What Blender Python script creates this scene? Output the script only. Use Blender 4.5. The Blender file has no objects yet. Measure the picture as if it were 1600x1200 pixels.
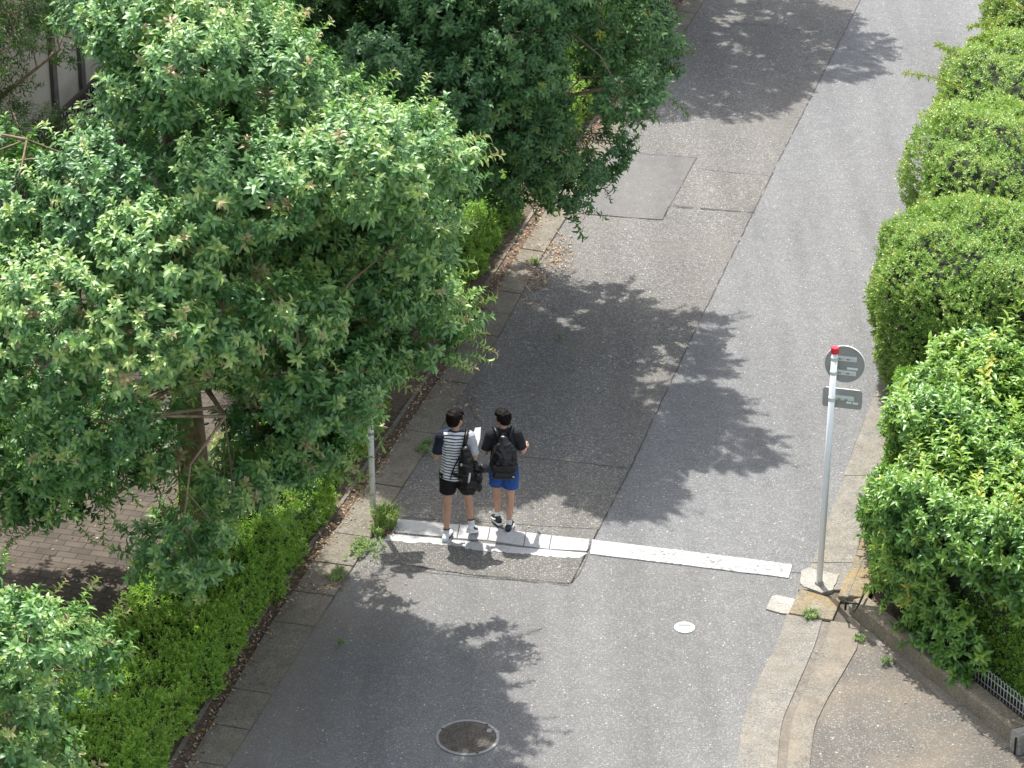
import bpy, bmesh, math, random
import numpy as np
from mathutils import Vector, Matrix, Euler

S = bpy.context.scene
COL = S.collection
rad = math.radians
# ------------------------------------------------------------------ camera
FPX, TILT, CAMZ = 4700.0, rad(27.0), 16.0
cam = bpy.data.cameras.new('camera')
cam.sensor_width = 36; cam.lens = 36 * FPX / 1600; cam.clip_end = 3000; cam.clip_start = .5
camo = bpy.data.objects.new('camera', cam); COL.objects.link(camo)
camo.location = (0, 0, CAMZ); camo.rotation_euler = (math.pi / 2 - TILT, 0, 0)
S.camera = camo
S.view_settings.view_transform = 'Standard'; S.view_settings.look = 'None'
S.view_settings.exposure = 1.12; S.view_settings.gamma = 1
# ------------------------------------------------------------------ sky + sun
SUN = Vector((-.40, 1.12, 2.7)).normalized()
W = bpy.data.worlds.new('World'); S.world = W; W.use_nodes = True
nt = W.node_tree
sky = nt.nodes.new('ShaderNodeTexSky'); sky.sky_type = 'NISHITA'; sky.sun_disc = False
sky.sun_elevation = math.asin(SUN.z); sky.sun_rotation = math.atan2(SUN.x, SUN.y)
sky.air_density = 1.0; sky.dust_density = 2.5
bg = nt.nodes['Background']; bg.inputs['Strength'].default_value = .15
hs = nt.nodes.new('ShaderNodeHueSaturation'); hs.inputs['Saturation'].default_value = .45   # thin cloud whitens the sky
nt.links.new(sky.outputs[0], hs.inputs['Color']); nt.links.new(hs.outputs[0], bg.inputs[0])
sun = bpy.data.lights.new('sun', 'SUN'); sun.energy = 3.0; sun.angle = rad(.53); sun.color = (1, .965, .9)
suno = bpy.data.objects.new('sun', sun); COL.objects.link(suno); suno.location = (0, 0, 40)
suno.rotation_euler = SUN.to_track_quat('Z', 'Y').to_euler()

# ------------------------------------------------------------------ helpers
random.seed(7); rng = np.random.default_rng(11)
def P(u, v, z=0.0):
    """point of the horizontal plane at height z that a surveyor at the window sees at (u,v) of the 1600x1200 photo"""
    a = (u - 800) / FPX; b = (600 - v) / FPX
    d = Vector((a, math.cos(TILT) + b * math.sin(TILT), -math.sin(TILT) + b * math.cos(TILT)))
    t = (z - CAMZ) / d.z
    return Vector((0, 0, CAMZ)) + d * t
RD = (P(640, 745) - P(362, 1187)).normalized()          # along the road
RP = Vector((RD.y, -RD.x, 0))                            # to the right across it
RANG = math.atan2(RD.y, RD.x)

def meta(o, label=None, cat=None, group=None, kind=None):
    if label: o['label'] = label
    if cat: o['category'] = cat
    if group: o['group'] = group
    if kind: o['kind'] = kind
    return o
def empty(name, loc=(0, 0, 0), rz=0, sc=1, **k):
    o = bpy.data.objects.new(name, None); COL.objects.link(o)
    o.location = loc; o.rotation_euler = (0, 0, rz); o.scale = (sc,) * 3
    return meta(o, **k)
def link(name, me, mat=None, parent=None, smooth=False, **k):
    if mat: me.materials.append(mat)
    if smooth:
        me.polygons.foreach_set('use_smooth', [True] * len(me.polygons))
    o = bpy.data.objects.new(name, me); COL.objects.link(o)
    if parent: o.parent = parent
    return meta(o, **k)

class MB:
    def __init__(s): s.v = []; s.f = []
    def add(s, vs, fs):
        n = len(s.v); s.v += [tuple(v) for v in vs]; s.f += [tuple(i + n for i in f) for f in fs]; return s
    def box(s, c, size, R=None):
        R = R or Matrix.Identity(3); c = Vector(c)
        vs = [c + R @ Vector((x * size[0] / 2, y * size[1] / 2, z * size[2] / 2)) for z in (-1, 1) for y in (-1, 1) for x in (-1, 1)]
        return s.add(vs, [(0, 2, 3, 1), (4, 5, 7, 6), (0, 1, 5, 4), (2, 6, 7, 3), (0, 4, 6, 2), (1, 3, 7, 5)])
    def tube(s, pts, rs, n=8, caps=True):
        pts = [Vector(p) for p in pts]
        if not hasattr(rs, '__len__'): rs = [rs] * len(pts)
        vs = []; prev = None
        for i, p in enumerate(pts):
            d = (pts[min(i + 1, len(pts) - 1)] - pts[max(i - 1, 0)]).normalized()
            if prev is None:
                x = d.cross(Vector((0, 0, 1)));  x = x if x.length > 1e-3 else Vector((1, 0, 0))
            else: x = prev - d * prev.dot(d)
            x.normalize(); y = d.cross(x); prev = x
            vs += [p + (x * math.cos(2 * math.pi * k / n) + y * math.sin(2 * math.pi * k / n)) * rs[i] for k in range(n)]
        fs = [(i * n + k, i * n + (k + 1) % n, (i + 1) * n + (k + 1) % n, (i + 1) * n + k) for i in range(len(pts) - 1) for k in range(n)]
        if caps: fs += [tuple(range(n))[::-1], tuple(range((len(pts) - 1) * n, len(pts) * n))]
        return s.add(vs, fs)
    def prism(s, pts, z0, z1):
        n = len(pts)
        a = sum(pts[i][0] * pts[(i + 1) % n][1] - pts[(i + 1) % n][0] * pts[i][1] for i in range(n))
        if a < 0: pts = pts[::-1]
        vs = [(p[0], p[1], z0) for p in pts] + [(p[0], p[1], z1) for p in pts]
        return s.add(vs, [tuple(range(n))[::-1], tuple(range(n, 2 * n))] + [(i, (i + 1) % n, n + (i + 1) % n, n + i) for i in range(n)])
    def mesh(s, name):
        me = bpy.data.meshes.new(name); me.from_pydata(s.v, [], s.f); me.update(); return me
    def build(s, name, mat=None, parent=None, smooth=False, bevel=0, **k):
        me = s.mesh(name)
        if bevel:
            bm = bmesh.new(); bm.from_mesh(me)
            bmesh.ops.bevel(bm, geom=bm.edges[:], offset=bevel, segments=2, affect='EDGES'); bm.to_mesh(me); bm.free()
        return link(name, me, mat, parent, smooth, **k)

def rough_line(pts, step=.12, amp=.012):
    """resample a ground polyline and make it slightly irregular"""
    out = []
    for a, b in zip(pts[:-1], pts[1:]):
        a = Vector(a[:2]).to_3d(); b = Vector(b[:2]).to_3d(); n = max(1, int((b - a).length / step))
        for i in range(n):
            p = a.lerp(b, i / n)
            if out: p += Vector((random.uniform(-amp, amp), random.uniform(-amp, amp), 0))
            out.append(p)
    out.append(Vector(pts[-1][:2]).to_3d()); return out
def px(*uv, z=0): return [P(u, v, z) for u, v in uv]

# ------------------------------------------------------------------ materials
class NT:
    def __init__(s, name):
        s.m = bpy.data.materials.new(name); s.m.use_nodes = True; s.t = s.m.node_tree
        s.b = s.t.nodes['Principled BSDF']; s.tc = s.t.nodes.new('ShaderNodeTexCoord')
    def n(s, typ, ins=None, **props):
        nd = s.t.nodes.new('ShaderNode' + typ)
        for k, v in props.items(): setattr(nd, k, v)
        for k, v in (ins or {}).items():
            if hasattr(v, 'links'): s.t.links.new(v, nd.inputs[k])
            else: nd.inputs[k].default_value = v
        return nd
    def coord(s, scale=(1, 1, 1), rot=0, kind='Object'):
        return s.n('Mapping', {'Vector': s.tc.outputs[kind], 'Scale': scale, 'Rotation': (0, 0, rot)}).outputs[0]
    def noise(s, scale, detail=3, rough=.55, co=None, out=0):
        return s.n('TexNoise', {'Vector': co or s.tc.outputs['Object'], 'Scale': scale, 'Detail': detail, 'Roughness': rough}).outputs[out]
    def ramp(s, fac, stops):
        r = s.n('ValToRGB', {'Fac': fac}); e = r.color_ramp.elements
        while len(e) > len(stops): e.remove(e[-1])
        while len(e) < len(stops): e.new(.5)
        for el, (p, c) in zip(e, stops):
            el.position = p; el.color = (*c, 1) if len(c) == 3 else c
        return r.outputs[0]
    def mix(s, fac, a, b, mode='MIX'):
        m = s.n('Mix', {0: fac, 6: a, 7: b}, data_type='RGBA', blend_type=mode); return m.outputs[2]
    def math(s, op, a, b=0.0): return s.n('Math', {0: a, 1: b}, operation=op).outputs[0]
    def bump(s, h, strength=.5, dist=.01):
        o = s.n('Bump', {'Height': h, 'Strength': strength, 'Distance': dist}).outputs[0]
        s.t.links.new(o, s.b.inputs['Normal'])
    def base(s, c):
        if hasattr(c, 'links'): s.t.links.new(c, s.b.inputs['Base Color'])
        else: s.b.inputs['Base Color'].default_value = (*c, 1)
        return s
    def set(s, **k):
        for a, v in k.items():
            nm = {'rough': 'Roughness', 'metal': 'Metallic', 'spec': 'Specular IOR Level', 'sheen': 'Sheen Weight'}[a]
            if hasattr(v, 'links'): s.t.links.new(v, s.b.inputs[nm])
            else: s.b.inputs[nm].default_value = v
        return s
C4 = lambda c: (*c, 1)
def plain(name, c, rough=.6, metal=0, var=.12, scale=9, spec=.5, bump=0, bscale=200):
    m = NT(name)
    f = m.noise(scale, 4)
    lo = tuple(x * (1 - var) for x in c); hi = tuple(min(1, x * (1 + var)) for x in c)
    m.base(m.ramp(f, [(.3, lo), (.7, hi)])).set(rough=rough, metal=metal, spec=spec)
    if bump: m.bump(m.noise(bscale, 3), bump, .004)
    return m.m

def asphalt(name, dark, lite, stone, big=.12, warm=None, sc=1.0, stone_amt=.62, warmx=None):
    m = NT(name)
    fine = m.noise(62 * sc, 2.5, .7)
    c = m.ramp(fine, [(.34, dark), (.66, lite)])
    vo = m.n('TexVoronoi', {'Vector': m.tc.outputs['Object'], 'Scale': 48 * sc, 'Randomness': 1.0}, feature='F1')
    rnd = m.n('SeparateColor', {0: vo.outputs['Color']})
    isst = m.math('GREATER_THAN', rnd.outputs[0], stone_amt)
    core = m.math('LESS_THAN', vo.outputs['Distance'], .42)
    st = m.math('MULTIPLY', isst, core)
    c = m.mix(m.math('MULTIPLY', st, .62), c, C4(stone))
    # rare bright chips
    vo2 = m.n('TexVoronoi', {'Vector': m.tc.outputs['Object'], 'Scale': 22 * sc}, feature='F1')
    r2 = m.n('SeparateColor', {0: vo2.outputs['Color']})
    chip = m.math('MULTIPLY', m.math('GREATER_THAN', r2.outputs[1], .93), m.math('LESS_THAN', vo2.outputs['Distance'], .2))
    c = m.mix(m.math('MULTIPLY', chip, .75), c, (.55, .53, .50, 1))
    # blotches and tyre-polished bands running along the road
    bigc = m.coord((.9, .25, 1), -RANG + math.pi / 2)
    bl = m.ramp(m.noise(1.3, 5, .6, bigc), [(.25, (1 - big,) * 3), (.75, (1 + big,) * 3)])
    c = m.mix(1.0, c, bl, 'MULTIPLY')
    bl2 = m.ramp(m.noise(5.5, 5, .65), [(.3, (.9,) * 3), (.7, (1.08,) * 3)])
    c = m.mix(1.0, c, bl2, 'MULTIPLY')
    tr = m.noise(1.0, 3, .5, m.coord((2.6, .10, 1), -RANG + math.pi / 2))          # wheel paths
    c = m.mix(1.0, c, m.ramp(tr, [(.32, (.90,) * 3), (.5, (1.0,) * 3), (.7, (1.07,) * 3)]), 'MULTIPLY')
    sp = m.noise(2.6, 6, .75)
    c = m.mix(m.math('MULTIPLY', m.ramp(sp, [(.62, (0, 0, 0)), (.70, (1, 1, 1))]), .28), c, C4(tuple(x * .55 for x in dark)))   # old drips
    if warm:
        w = m.ramp(m.noise(.9, 5, .6), [(.42, (0, 0, 0)), (.68, (1, 1, 1))])
        if warmx is not None:      # silt washed towards the left gutter
            ax_ = m.n('SeparateXYZ', {0: m.coord((1, 1, 1), -RANG + math.pi / 2)}).outputs[0]
            w = m.math('MULTIPLY', m.ramp(m.noise(2.2, 5, .6), [(.3, (0, 0, 0)), (.55, (1, 1, 1))]), m.n('MapRange', {0: ax_, 1: warmx[0], 2: warmx[1], 3: 1.0, 4: 0.0}).outputs[0])
        c = m.mix(w, c, m.mix(.45, c, C4(warm)))
    m.base(c).set(rough=.88, spec=.3)
    m.bump(m.math('ADD', m.noise(70 * sc, 3), m.math('MULTIPLY', st, .4)), .75, .008)
    return m.m
M = {}
M['old'] = asphalt('old_asphalt', (.086, .083, .078), (.198, .192, .182), (.37, .355, .33), .15, (.175, .162, .145), .85, .60)
M['new'] = asphalt('new_asphalt', (.118, .119, .121), (.215, .216, .217), (.33, .33, .33), .10, None, 1.0, .70)
_r = Matrix.Rotation(-RANG + math.pi / 2, 3, 'Z') @ P(557, 880)
M['low'] = asphalt('lower_asphalt', (.115, .114, .112), (.212, .210, .206), (.33, .325, .315), .12, (.20, .165, .125), 1.0, .72, (_r.x, _r.x + 1.1))
M['patch'] = asphalt('patched_asphalt', (.105, .101, .098), (.185, .18, .174), (.27, .26, .245), .1, None, 1.2, .8)
M['patch_b'] = asphalt('coarse_patch', (.09, .086, .080), (.195, .187, .172), (.37, .35, .315), .16, None, .9, .62)
M['drive'] = asphalt('driveway_asphalt', (.085, .079, .073), (.18, .168, .15), (.31, .29, .255), .16, (.27, .215, .15), .85, .68)
M['ground'] = plain('ground_soil', (.10, .085, .065), .95, var=.35, scale=3, bump=.4, bscale=40)

def concrete(name, c, warm=(.34, .27, .18), agg=.8, stain=(.38, .50)):
    m = NT(name)
    f = m.noise(45, 4, .7)
    a = m.ramp(f, [(.34, tuple(x * .58 for x in c)), (.64, tuple(x * 1.28 for x in c))])
    v = m.n('TexVoronoi', {'Vector': m.tc.outputs['Object'], 'Scale': 60.0}, feature='F1')
    r = m.n('SeparateColor', {0: v.outputs['Color']})
    st = m.math('MULTIPLY', m.math('GREATER_THAN', r.outputs[0], .6), m.math('LESS_THAN', v.outputs['Distance'], .4))
    a = m.mix(m.math('MULTIPLY', st, agg), a, C4(tuple(min(.6, x * 1.6) for x in c)))
    w = m.ramp(m.noise(2.2, 5, .65), [(stain[0], (0, 0, 0)), (stain[1] + .2, (1, 1, 1))])
    a = m.mix(m.math('MULTIPLY', w, .55), a, C4(warm))
    d = m.ramp(m.noise(5, 6, .7), [(.3, (.72,) * 3), (.62, (1.05,) * 3)])
    a = m.mix(1.0, a, d, 'MULTIPLY')
    m.base(a).set(rough=.9, spec=.25); m.bump(m.noise(90, 3), .5, .006)
    return m.m
M['conc'] = concrete('gutter_concrete', (.22, .21, .19), (.26, .225, .17))
M['conc_l'] = concrete('mossy_gutter_concrete', (.20, .18, .148), (.17, .148, .108))
M['conc_o'] = concrete('lichen_kerb_concrete', (.24, .21, .155), (.32, .215, .08), .4, (.46, .40))
M['conc_w'] = concrete('white_concrete', (.38, .365, .33), (.33, .30, .25), .4)
M['conc_d'] = concrete('old_wall_concrete', (.26, .23, .175), (.20, .165, .105))
M['drybed'] = concrete('sandy_concrete', (.215, .198, .17), (.25, .21, .155), .4, (.42, .4))
M['channel'] = concrete('rust_stained_channel', (.195, .18, .155), (.19, .16, .125), .4, (.4, .4))
# paint
def paint():
    m = NT('worn_road_paint')
    f = m.ramp(m.noise(34, 3, .65), [(.50, (0, 0, 0)), (.57, (1, 1, 1))])
    g = m.ramp(m.noise(4, 4, .6), [(.35, (.25,) * 3), (.62, (1, 1, 1))])
    ax = m.n('SeparateXYZ', {0: m.tc.outputs['Object']}).outputs[0]
    wear = m.n('MapRange', {0: ax, 1: .6, 2: 1.4, 3: .35, 4: 1.0}).outputs[0]
    k2 = m.math('MULTIPLY', m.math('MULTIPLY', f, g), wear)
    m.base(m.mix(k2, m.mix(m.noise(8, 4), (.42, .42, .415, 1), (.52, .52, .515, 1)), (.13, .127, .122, 1))).set(rough=.7)
    m.bump(m.noise(80, 3), .4, .004); return m.m
M['paint'] = paint()
# pavers
def pavers():
    m = NT('brick_pavers')
    co = m.coord((1, 1, 1), -RANG + math.pi / 2)
    br = m.n('TexBrick', {'Vector': co, 'Color1': (.118, .096, .076, 1), 'Color2': (.085, .07, .057, 1), 'Mortar': (.05, .042, .035, 1), 'Scale': 1.0,
                          'Mortar Size': .007, 'Mortar Smooth': .2, 'Bias': 0., 'Brick Width': .225, 'Row Height': .112})
    c = m.mix(1.0, br.outputs['Color'], m.ramp(m.noise(3, 5, .6), [(.3, (.7,) * 3), (.7, (1.2,) * 3)]), 'MULTIPLY')
    c = m.mix(1.0, c, m.ramp(m.noise(90, 3, .7), [(.3, (.8,) * 3), (.7, (1.15,) * 3)]), 'MULTIPLY')
    m.base(c).set(rough=.85, spec=.3)
    m.bump(m.math('SUBTRACT', 1.0, br.outputs['Fac']), .6, .006); return m.m
M['pavers'] = pavers()

def leaf_mat(name, stops, rough=.38, trans=.28, spec=.5, tcol=(.30, .55, .05)):
    m = NT(name)
    at = m.n('Attribute', attribute_name='tint')
    c = m.ramp(at.outputs['Fac'], stops)
    m.base(c).set(rough=rough, spec=spec)
    tr = m.n('BsdfTranslucent', {'Color': m.mix(.55, c, C4(tcol), 'MIX')})
    mx = m.n('MixShader', {0: trans, 1: m.b.outputs[0], 2: tr.outputs[0]})
    out = [n for n in m.t.nodes if n.type == 'OUTPUT_MATERIAL'][0]
    m.t.links.new(mx.outputs[0], out.inputs[0]); return m.m
TREE_STOPS = [(0, (.022, .095, .034)), (.35, (.075, .21, .062)), (.65, (.18, .355, .10)), (.85, (.36, .50, .14)), (.985, (.34, .42, .12)), (1, (.40, .30, .16))]
M['leaf_a'] = leaf_mat('evergreen_leaf', TREE_STOPS, .46, .24, .85, (.24, .54, .07))
M['leaf_dark'] = leaf_mat('dark_evergreen_leaf', [(0, (.02, .08, .034)), (.4, (.065, .175, .058)), (.75, (.15, .28, .085)), (.95, (.18, .27, .06)), (1, (.42, .47, .06))], .5, .28, .7, (.18, .42, .05))
M['leaf_oak'] = leaf_mat('narrow_leaf', [(0, (.018, .06, .018)), (.5, (.05, .13, .03)), (1, (.18, .27, .05))], .38, .25, .5, (.2, .4, .05))
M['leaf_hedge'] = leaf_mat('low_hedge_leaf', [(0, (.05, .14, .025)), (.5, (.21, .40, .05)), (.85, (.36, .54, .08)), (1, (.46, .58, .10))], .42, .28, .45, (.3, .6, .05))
M['leaf_box'] = leaf_mat('clipped_shrub_leaf', [(0, (.035, .095, .02)), (.5, (.155, .31, .06)), (.85, (.32, .47, .10)), (1, (.46, .50, .13))], .36, .3, .55, (.3, .5, .05))
M['leaf_tall'] = leaf_mat('untrimmed_shrub_leaf', [(0, (.02, .075, .02)), (.4, (.075, .20, .04)), (.7, (.20, .37, .07)), (.93, (.34, .48, .08)), (1, (.50, .46, .08))], .34, .26, .55, (.35, .6, .05))
M['weed'] = leaf_mat('weed_leaf', [(0, (.08, .17, .04)), (.6, (.19, .32, .09)), (1, (.40, .42, .14))], .5, .3)
M['dry'] = leaf_mat('dry_leaf', [(0, (.16, .07, .04)), (.4, (.30, .17, .09)), (.75, (.48, .36, .22)), (1, (.62, .56, .40))], .7, .15, .3, (.5, .3, .1))
M['bark'] = plain('tree_bark', (.27, .20, .135), .9, var=.35, scale=14, bump=.8, bscale=45)
M['twig_shade'] = plain('shrub_twig_shade', (.022, .032, .014), .95, var=.4, scale=25, bump=.6, bscale=60)  # twig colour kept very dark: the shade inside a hedge is painted in
M['soil'] = plain('dark_leaf_soil', (.105, .075, .055), .95, var=.5, scale=26, bump=.8, bscale=70)
M['galv'] = plain('pale_painted_steel', (.80, .83, .85), .42, 0, var=.05, scale=5)
M['signback'] = plain('grey_sign_back', (.27, .285, .27), .5, 0, var=.10, scale=6)
M['bracket'] = plain('aluminium_bracket', (.60, .64, .61), .45, 0.1, var=.08)
M['sticker'] = plain('pale_sticker', (.72, .76, .75), .5, var=.03)
M['red'] = plain('red_plastic', (.62, .025, .045), .3, var=.06)
M['white'] = plain('white_enamel', (.75, .75, .74), .4, var=.04)
M['black_iron'] = plain('black_iron', (.022, .02, .02), .5, .3, var=.2)
M['iron'] = plain('rusty_cast_iron', (.105, .092, .078), .6, .35, var=.3, scale=12, bump=.3)
M['ironring'] = plain('worn_iron_ring', (.30, .30, .30), .5, .5, var=.15, scale=20)
M['silver'] = plain('bright_metal_cover', (.62, .66, .64), .4, .1, var=.12, scale=30)
M['wall'] = plain('beige_render', (.50, .46, .39), .9, var=.10, scale=2.2, bump=.2)
M['walldark'] = plain('dark_wall_groove', (.13, .115, .105), .85, var=.2)
M['stake'] = plain('grey_brown_wood', (.13, .095, .065), .9, var=.3, scale=20)

# ------------------------------------------------------------------ the ground
def sheet(name, pts, z, mat, **k):
    bm = bmesh.new(); vs = [bm.verts.new((p[0], p[1], z)) for p in pts]
    f = bm.faces.new(vs)
    if f.normal.z < 0: f.normal_flip()
    bm.normal_update()
    if f.normal.z < 0: f.normal_flip()
    bmesh.ops.triangulate(bm, faces=bm.faces[:])
    me = bpy.data.meshes.new(name); bm.to_mesh(me); bm.free()
    return link(name, me, mat, kind='structure', **k)
sheet('ground', [(-400, -150), (400, -150), (400, 900), (-400, 900)], -.002, M['ground'])
LE = [P(340, 1212), P(362, 1187), P(485, 992), P(557, 880), P(622, 774), P(697, 657), P(780, 526), P(847, 402)]    # road edge of the left gutter
LE = [LE[1] - RD * 9] + LE[1:] + [LE[-1] + RD * 4, LE[-1] + RD * 40]
RE = [P(1153, 1200), P(1160, 1130), P(1178, 1080), P(1195, 1040), P(1225, 962), P(1269, 883), P(1290, 830), P(1334, 699), P(1372, 603)]
RE = [RE[0] - Vector((0, 8, 0))] + RE + [P(1372, 603) + RD * 40]
road = rough_line(LE, .3, .006) + rough_line([p + RP * .14 for p in RE], .3, .006)[::-1]
sheet('road', road, .004, M['low'])
seam = [P(893, 912), P(985, 733), P(1085, 520), P(1205, 275), P(1345, 0)]; seam.append(seam[-1] + (seam[-1] - seam[-2]).normalized() * 30)
lower = [P(540, 905), P(640, 893), P(745, 903), P(893, 914)]
leftup = [p for p in LE if p.y > P(0, 905).y]
sheet('old_lane', rough_line([P(541, 905)] + leftup, .3, .004) + rough_line(seam, .4, .004)[::-1] + rough_line(lower, .12, .012)[::-1][1:-1], .008, M['old'])
# newer lane above the stop line
sheet('new_lane', rough_line(seam, .4, .004) + [RE[-1]] + [p for p in RE[::-1] if P(0, 880).y < p.y < RE[-1].y] + [P(1262, 897), P(1238, 895), P(1080, 876), P(926, 857)], .009, M['new'])
# dark tar line along the seams
M['tar'] = plain('tar_seam', (.05, .048, .046), .8, var=.4, scale=20)
def crack(pts, w=.012, z=.0135, amp=.006):
    l = rough_line(pts, .1, amp); mb = MB()
    for i in range(len(l) - 1):
        if random.random() < .12: continue
        a, b = l[i], l[i + 1]; d = (b - a).normalized(); n = Vector((-d.y, d.x, 0))
        w0 = w * random.uniform(.35, 1); w1 = w * random.uniform(.35, 1)
        mb.add([a - n * w0 / 2 + Vector((0, 0, z)), a + n * w0 / 2 + Vector((0, 0, z)), b + n * w1 / 2 + Vector((0, 0, z)), b - n * w1 / 2 + Vector((0, 0, z))], [(0, 3, 2, 1)])
    return mb
sheet('road_patch', px((945, 237), (1090, 246), (1035, 345), (880, 333)), .0125, M['patch'])
sheet('road_patch', px((1086, 265), (1206, 277), (1178, 333), (1045, 322)), .012, M['patch_b'])
sheet('road_patch', rough_line(px((800, 714), (983, 733), (935, 828), (600, 808), (640, 748)), .2, .006), .0122, M['patch_b'])
sheet('road_patch', rough_line(px((612, 844), (918, 868), (906, 900), (890, 913), (745, 900), (645, 887), (600, 878)), .15, .01), .0122, M['patch_b'])
mb = MB()
for l, w in ((seam, .02), (px((915, 336), (1035, 345), (1045, 324), (1180, 334)), .022), (px((1035, 345), (1088, 248), (960, 238)), .012), (px((1088, 265), (1206, 277)), .016),
             (px((805, 714), (983, 733)), .014), (px((650, 886), (745, 901), (890, 916)), .014), (px((1110, 36), (1190, 40), (1290, 52)), .016), (px((893, 912), (935, 828)), .014)):
    c = crack(l, w, .0155); mb.add(c.v, c.f)
mb.build('road_seams', M['tar'], kind='structure')

# stop line: row of painted slabs on the left, painted band on the right
def lerpline(a, b, t): return a.lerp(b, t)
mb = MB()
tops = [(620, 813), (718, 822), (766, 826), (822, 834), (862, 839), (922, 845)]
bots = [(612, 833), (714, 843), (762, 846), (818, 855), (858, 860), (918, 863)]
for i in range(5):
    a, b, c, d = P(*tops[i]), P(*tops[i + 1]), P(*bots[i + 1]), P(*bots[i])
    g = .006; e = (b - a).normalized() * g
    mb.prism([a + e, b - e, c - e, d + e], .004, .019)
mb2 = MB()
l1 = px((610, 836), (714, 846), (818, 858), (918, 866)); l2 = px((905, 874), (850, 871), (780, 864), (740, 861), (700, 853), (640, 850), (600, 846))
mb.prism(rough_line(l1, .1, .004) + rough_line(l2, .04, .022), .004, .017)
l1 = px((925, 845), (1080, 864), (1238, 884)); l2 = px((1232, 905), (1080, 886), (922, 867))
mb.prism(rough_line(l1, .15, .006) + rough_line(l2, .15, .006), .004, .018)
mb.build('stop_line', M['paint'], kind='structure')

# left gutter slabs
def ctr(px_pts): return px_pts
GI = [P(296, 1200), P(425, 982), P(512, 855), P(565, 782), P(597, 732), P(705, 572), P(812, 400)]
def on_line(pts, s):
    """x on a ground polyline at given y"""
    for a, b in zip(pts[:-1], pts[1:]):
        if (a.y - s) * (b.y - s) <= 0: return a.lerp(b, (s - a.y) / (b.y - a.y))
    a, b = (pts[0], pts[1]) if s < pts[0].y else (pts[-2], pts[-1])
    return a.lerp(b, (s - a.y) / (b.y - a.y))
GI = [GI[0] - RD * 9] + GI + [GI[-1] + RD * 40]
mb = MB(); y = 16.0; random.seed(3)
while y < 60:
    L = random.choice((.6, .62, 1.1, 1.25)); y2 = y + L
    o = Vector((0, -.11, 0))
    a, b = on_line(LE, y), on_line(LE, y2); c, d = on_line(GI, y2) - o, on_line(GI, y) - o
    dz = random.uniform(0, .008)
    mb.prism([a + RD * .006, b - RD * .006, c - RD * .006, d + RD * .006], 0, .026 + dz); y = y2
mb.build('gutter', M['conc_l'], bevel=.004, kind='structure')
off = lambda pts, d: [p - RP * d for p in pts]
sheet('planting_soil', rough_line([p - RP * -.02 for p in GI], .3, .02) + off(GI, 1.75)[::-1], .012, M['soil'])
# back kerb of the planting strip, low and thin, between litter and hedge
mb = MB(); k0 = off(GI, .16); k1 = off(GI, .20)
for i in range(len(GI) - 1): mb.prism([k0[i], k0[i + 1], k1[i + 1], k1[i]], 0, .032)
mb.build('kerb', M['conc_l'], kind='structure')
# sidewalk of brick pavers
mb = MB(); a = off(GI, 1.5)[0]; b = off(GI, 1.5)[-1]
mb.prism([a, b, b - RP * 9, a - RP * 9], .0, .06)
mb.build('brick_sidewalk', M['pavers'], kind='structure')

# right side: gutter, kerb, driveway
GR = [P(1309, 941), P(1340, 868), P(1355, 818), P(1385, 700), P(1405, 610)]; GR += [GR[-1] + RD * 40]
REu = [P(1247, 925), P(1269, 883), P(1290, 830), P(1334, 699), P(1372, 603)]; REu += [REu[-1] + RD * 40]
mb = MB(); ys = [REu[0].y + .0] + [REu[0].y + .55 + i * 1.9 for i in range(24)]
for y, y2 in zip(ys[:-1], ys[1:]):
    a, b = on_line(REu, y), on_line(REu, y2); c, d = on_line(GR, y2), on_line(GR, y)
    mb.prism([a, b - RD * .008, c - RD * .008, d], 0, .03)
mb.build('gutter', M['conc'], bevel=.004, kind='structure')
mb = MB(); K2 = [p + RP * .16 for p in GR]; K2[0] = P(1338, 953)
mb2 = MB()
for i in range(len(GR) - 1):
    a, b = GR[i], GR[i + 1]
    mb.prism([a + RD * .004, b, b + RP * .10, a + RP * .10 + RD * .004], 0, .075)
    mb.prism([a + RP * .104, b + RP * .104, b + RP * .30, a + RP * .30], 0, .10)
mb.build('kerb', M['conc_o'], bevel=.006, kind='structure')
# wedge of concrete in front of the kerb
mb = MB(); mb.prism(px((1250, 924), (1304, 940), (1316, 935), (1300, 973), (1232, 962)), 0, .034)
mb.build('gutter_apron', M['conc_o'], bevel=.004, kind='structure')
mb = MB(); mb.prism(rough_line(px((1252, 896), (1264, 893), (1310, 903), (1300, 927), (1284, 931), (1256, 922), (1250, 916)), .08, .01), .0, .042)
mb.build('pole_pad', M['conc_w'], kind='structure')
mb = MB(); mb.prism(rough_line(px((1206, 934), (1214, 932), (1247, 940), (1241, 962), (1222, 961), (1197, 954)), .08, .01), .0, .022)
mb.build('concrete_slab', M['conc_w'], kind='structure')
# lower gutter that bends into the driveway
gl = [P(1229, 962), P(1215, 1010), P(1195, 1042), P(1178, 1080), P(1162, 1125), P(1154, 1170), P(1150, 1215)]
gr = [P(1298, 974), P(1290, 1005), P(1272, 1050), P(1250, 1100), P(1236, 1130), P(1232, 1170), P(1229, 1215)]
def chaikin(p, n=2):
    for _ in range(n): p = [p[0]] + [q for a, b in zip(p[:-1], p[1:]) for q in (a.lerp(b, .25), a.lerp(b, .75))] + [p[-1]]
    return p
gl = chaikin(gl); gr = chaikin(gr)
gl.append(gl[-1] - Vector((0, 6, 0))); gr.append(gr[-1] - Vector((0, 6, 0)))
mb = MB(); mb2 = MB()
for i in range(len(gl) - 1):
    m0, m1 = gl[i].lerp(gr[i], .80), gl[i + 1].lerp(gr[i + 1], .80)
    mb.prism([gl[i], gl[i + 1], m1, m0], 0, .02)
    mb2.prism([m0, m1, gr[i + 1], gr[i]], 0, .008)
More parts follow.
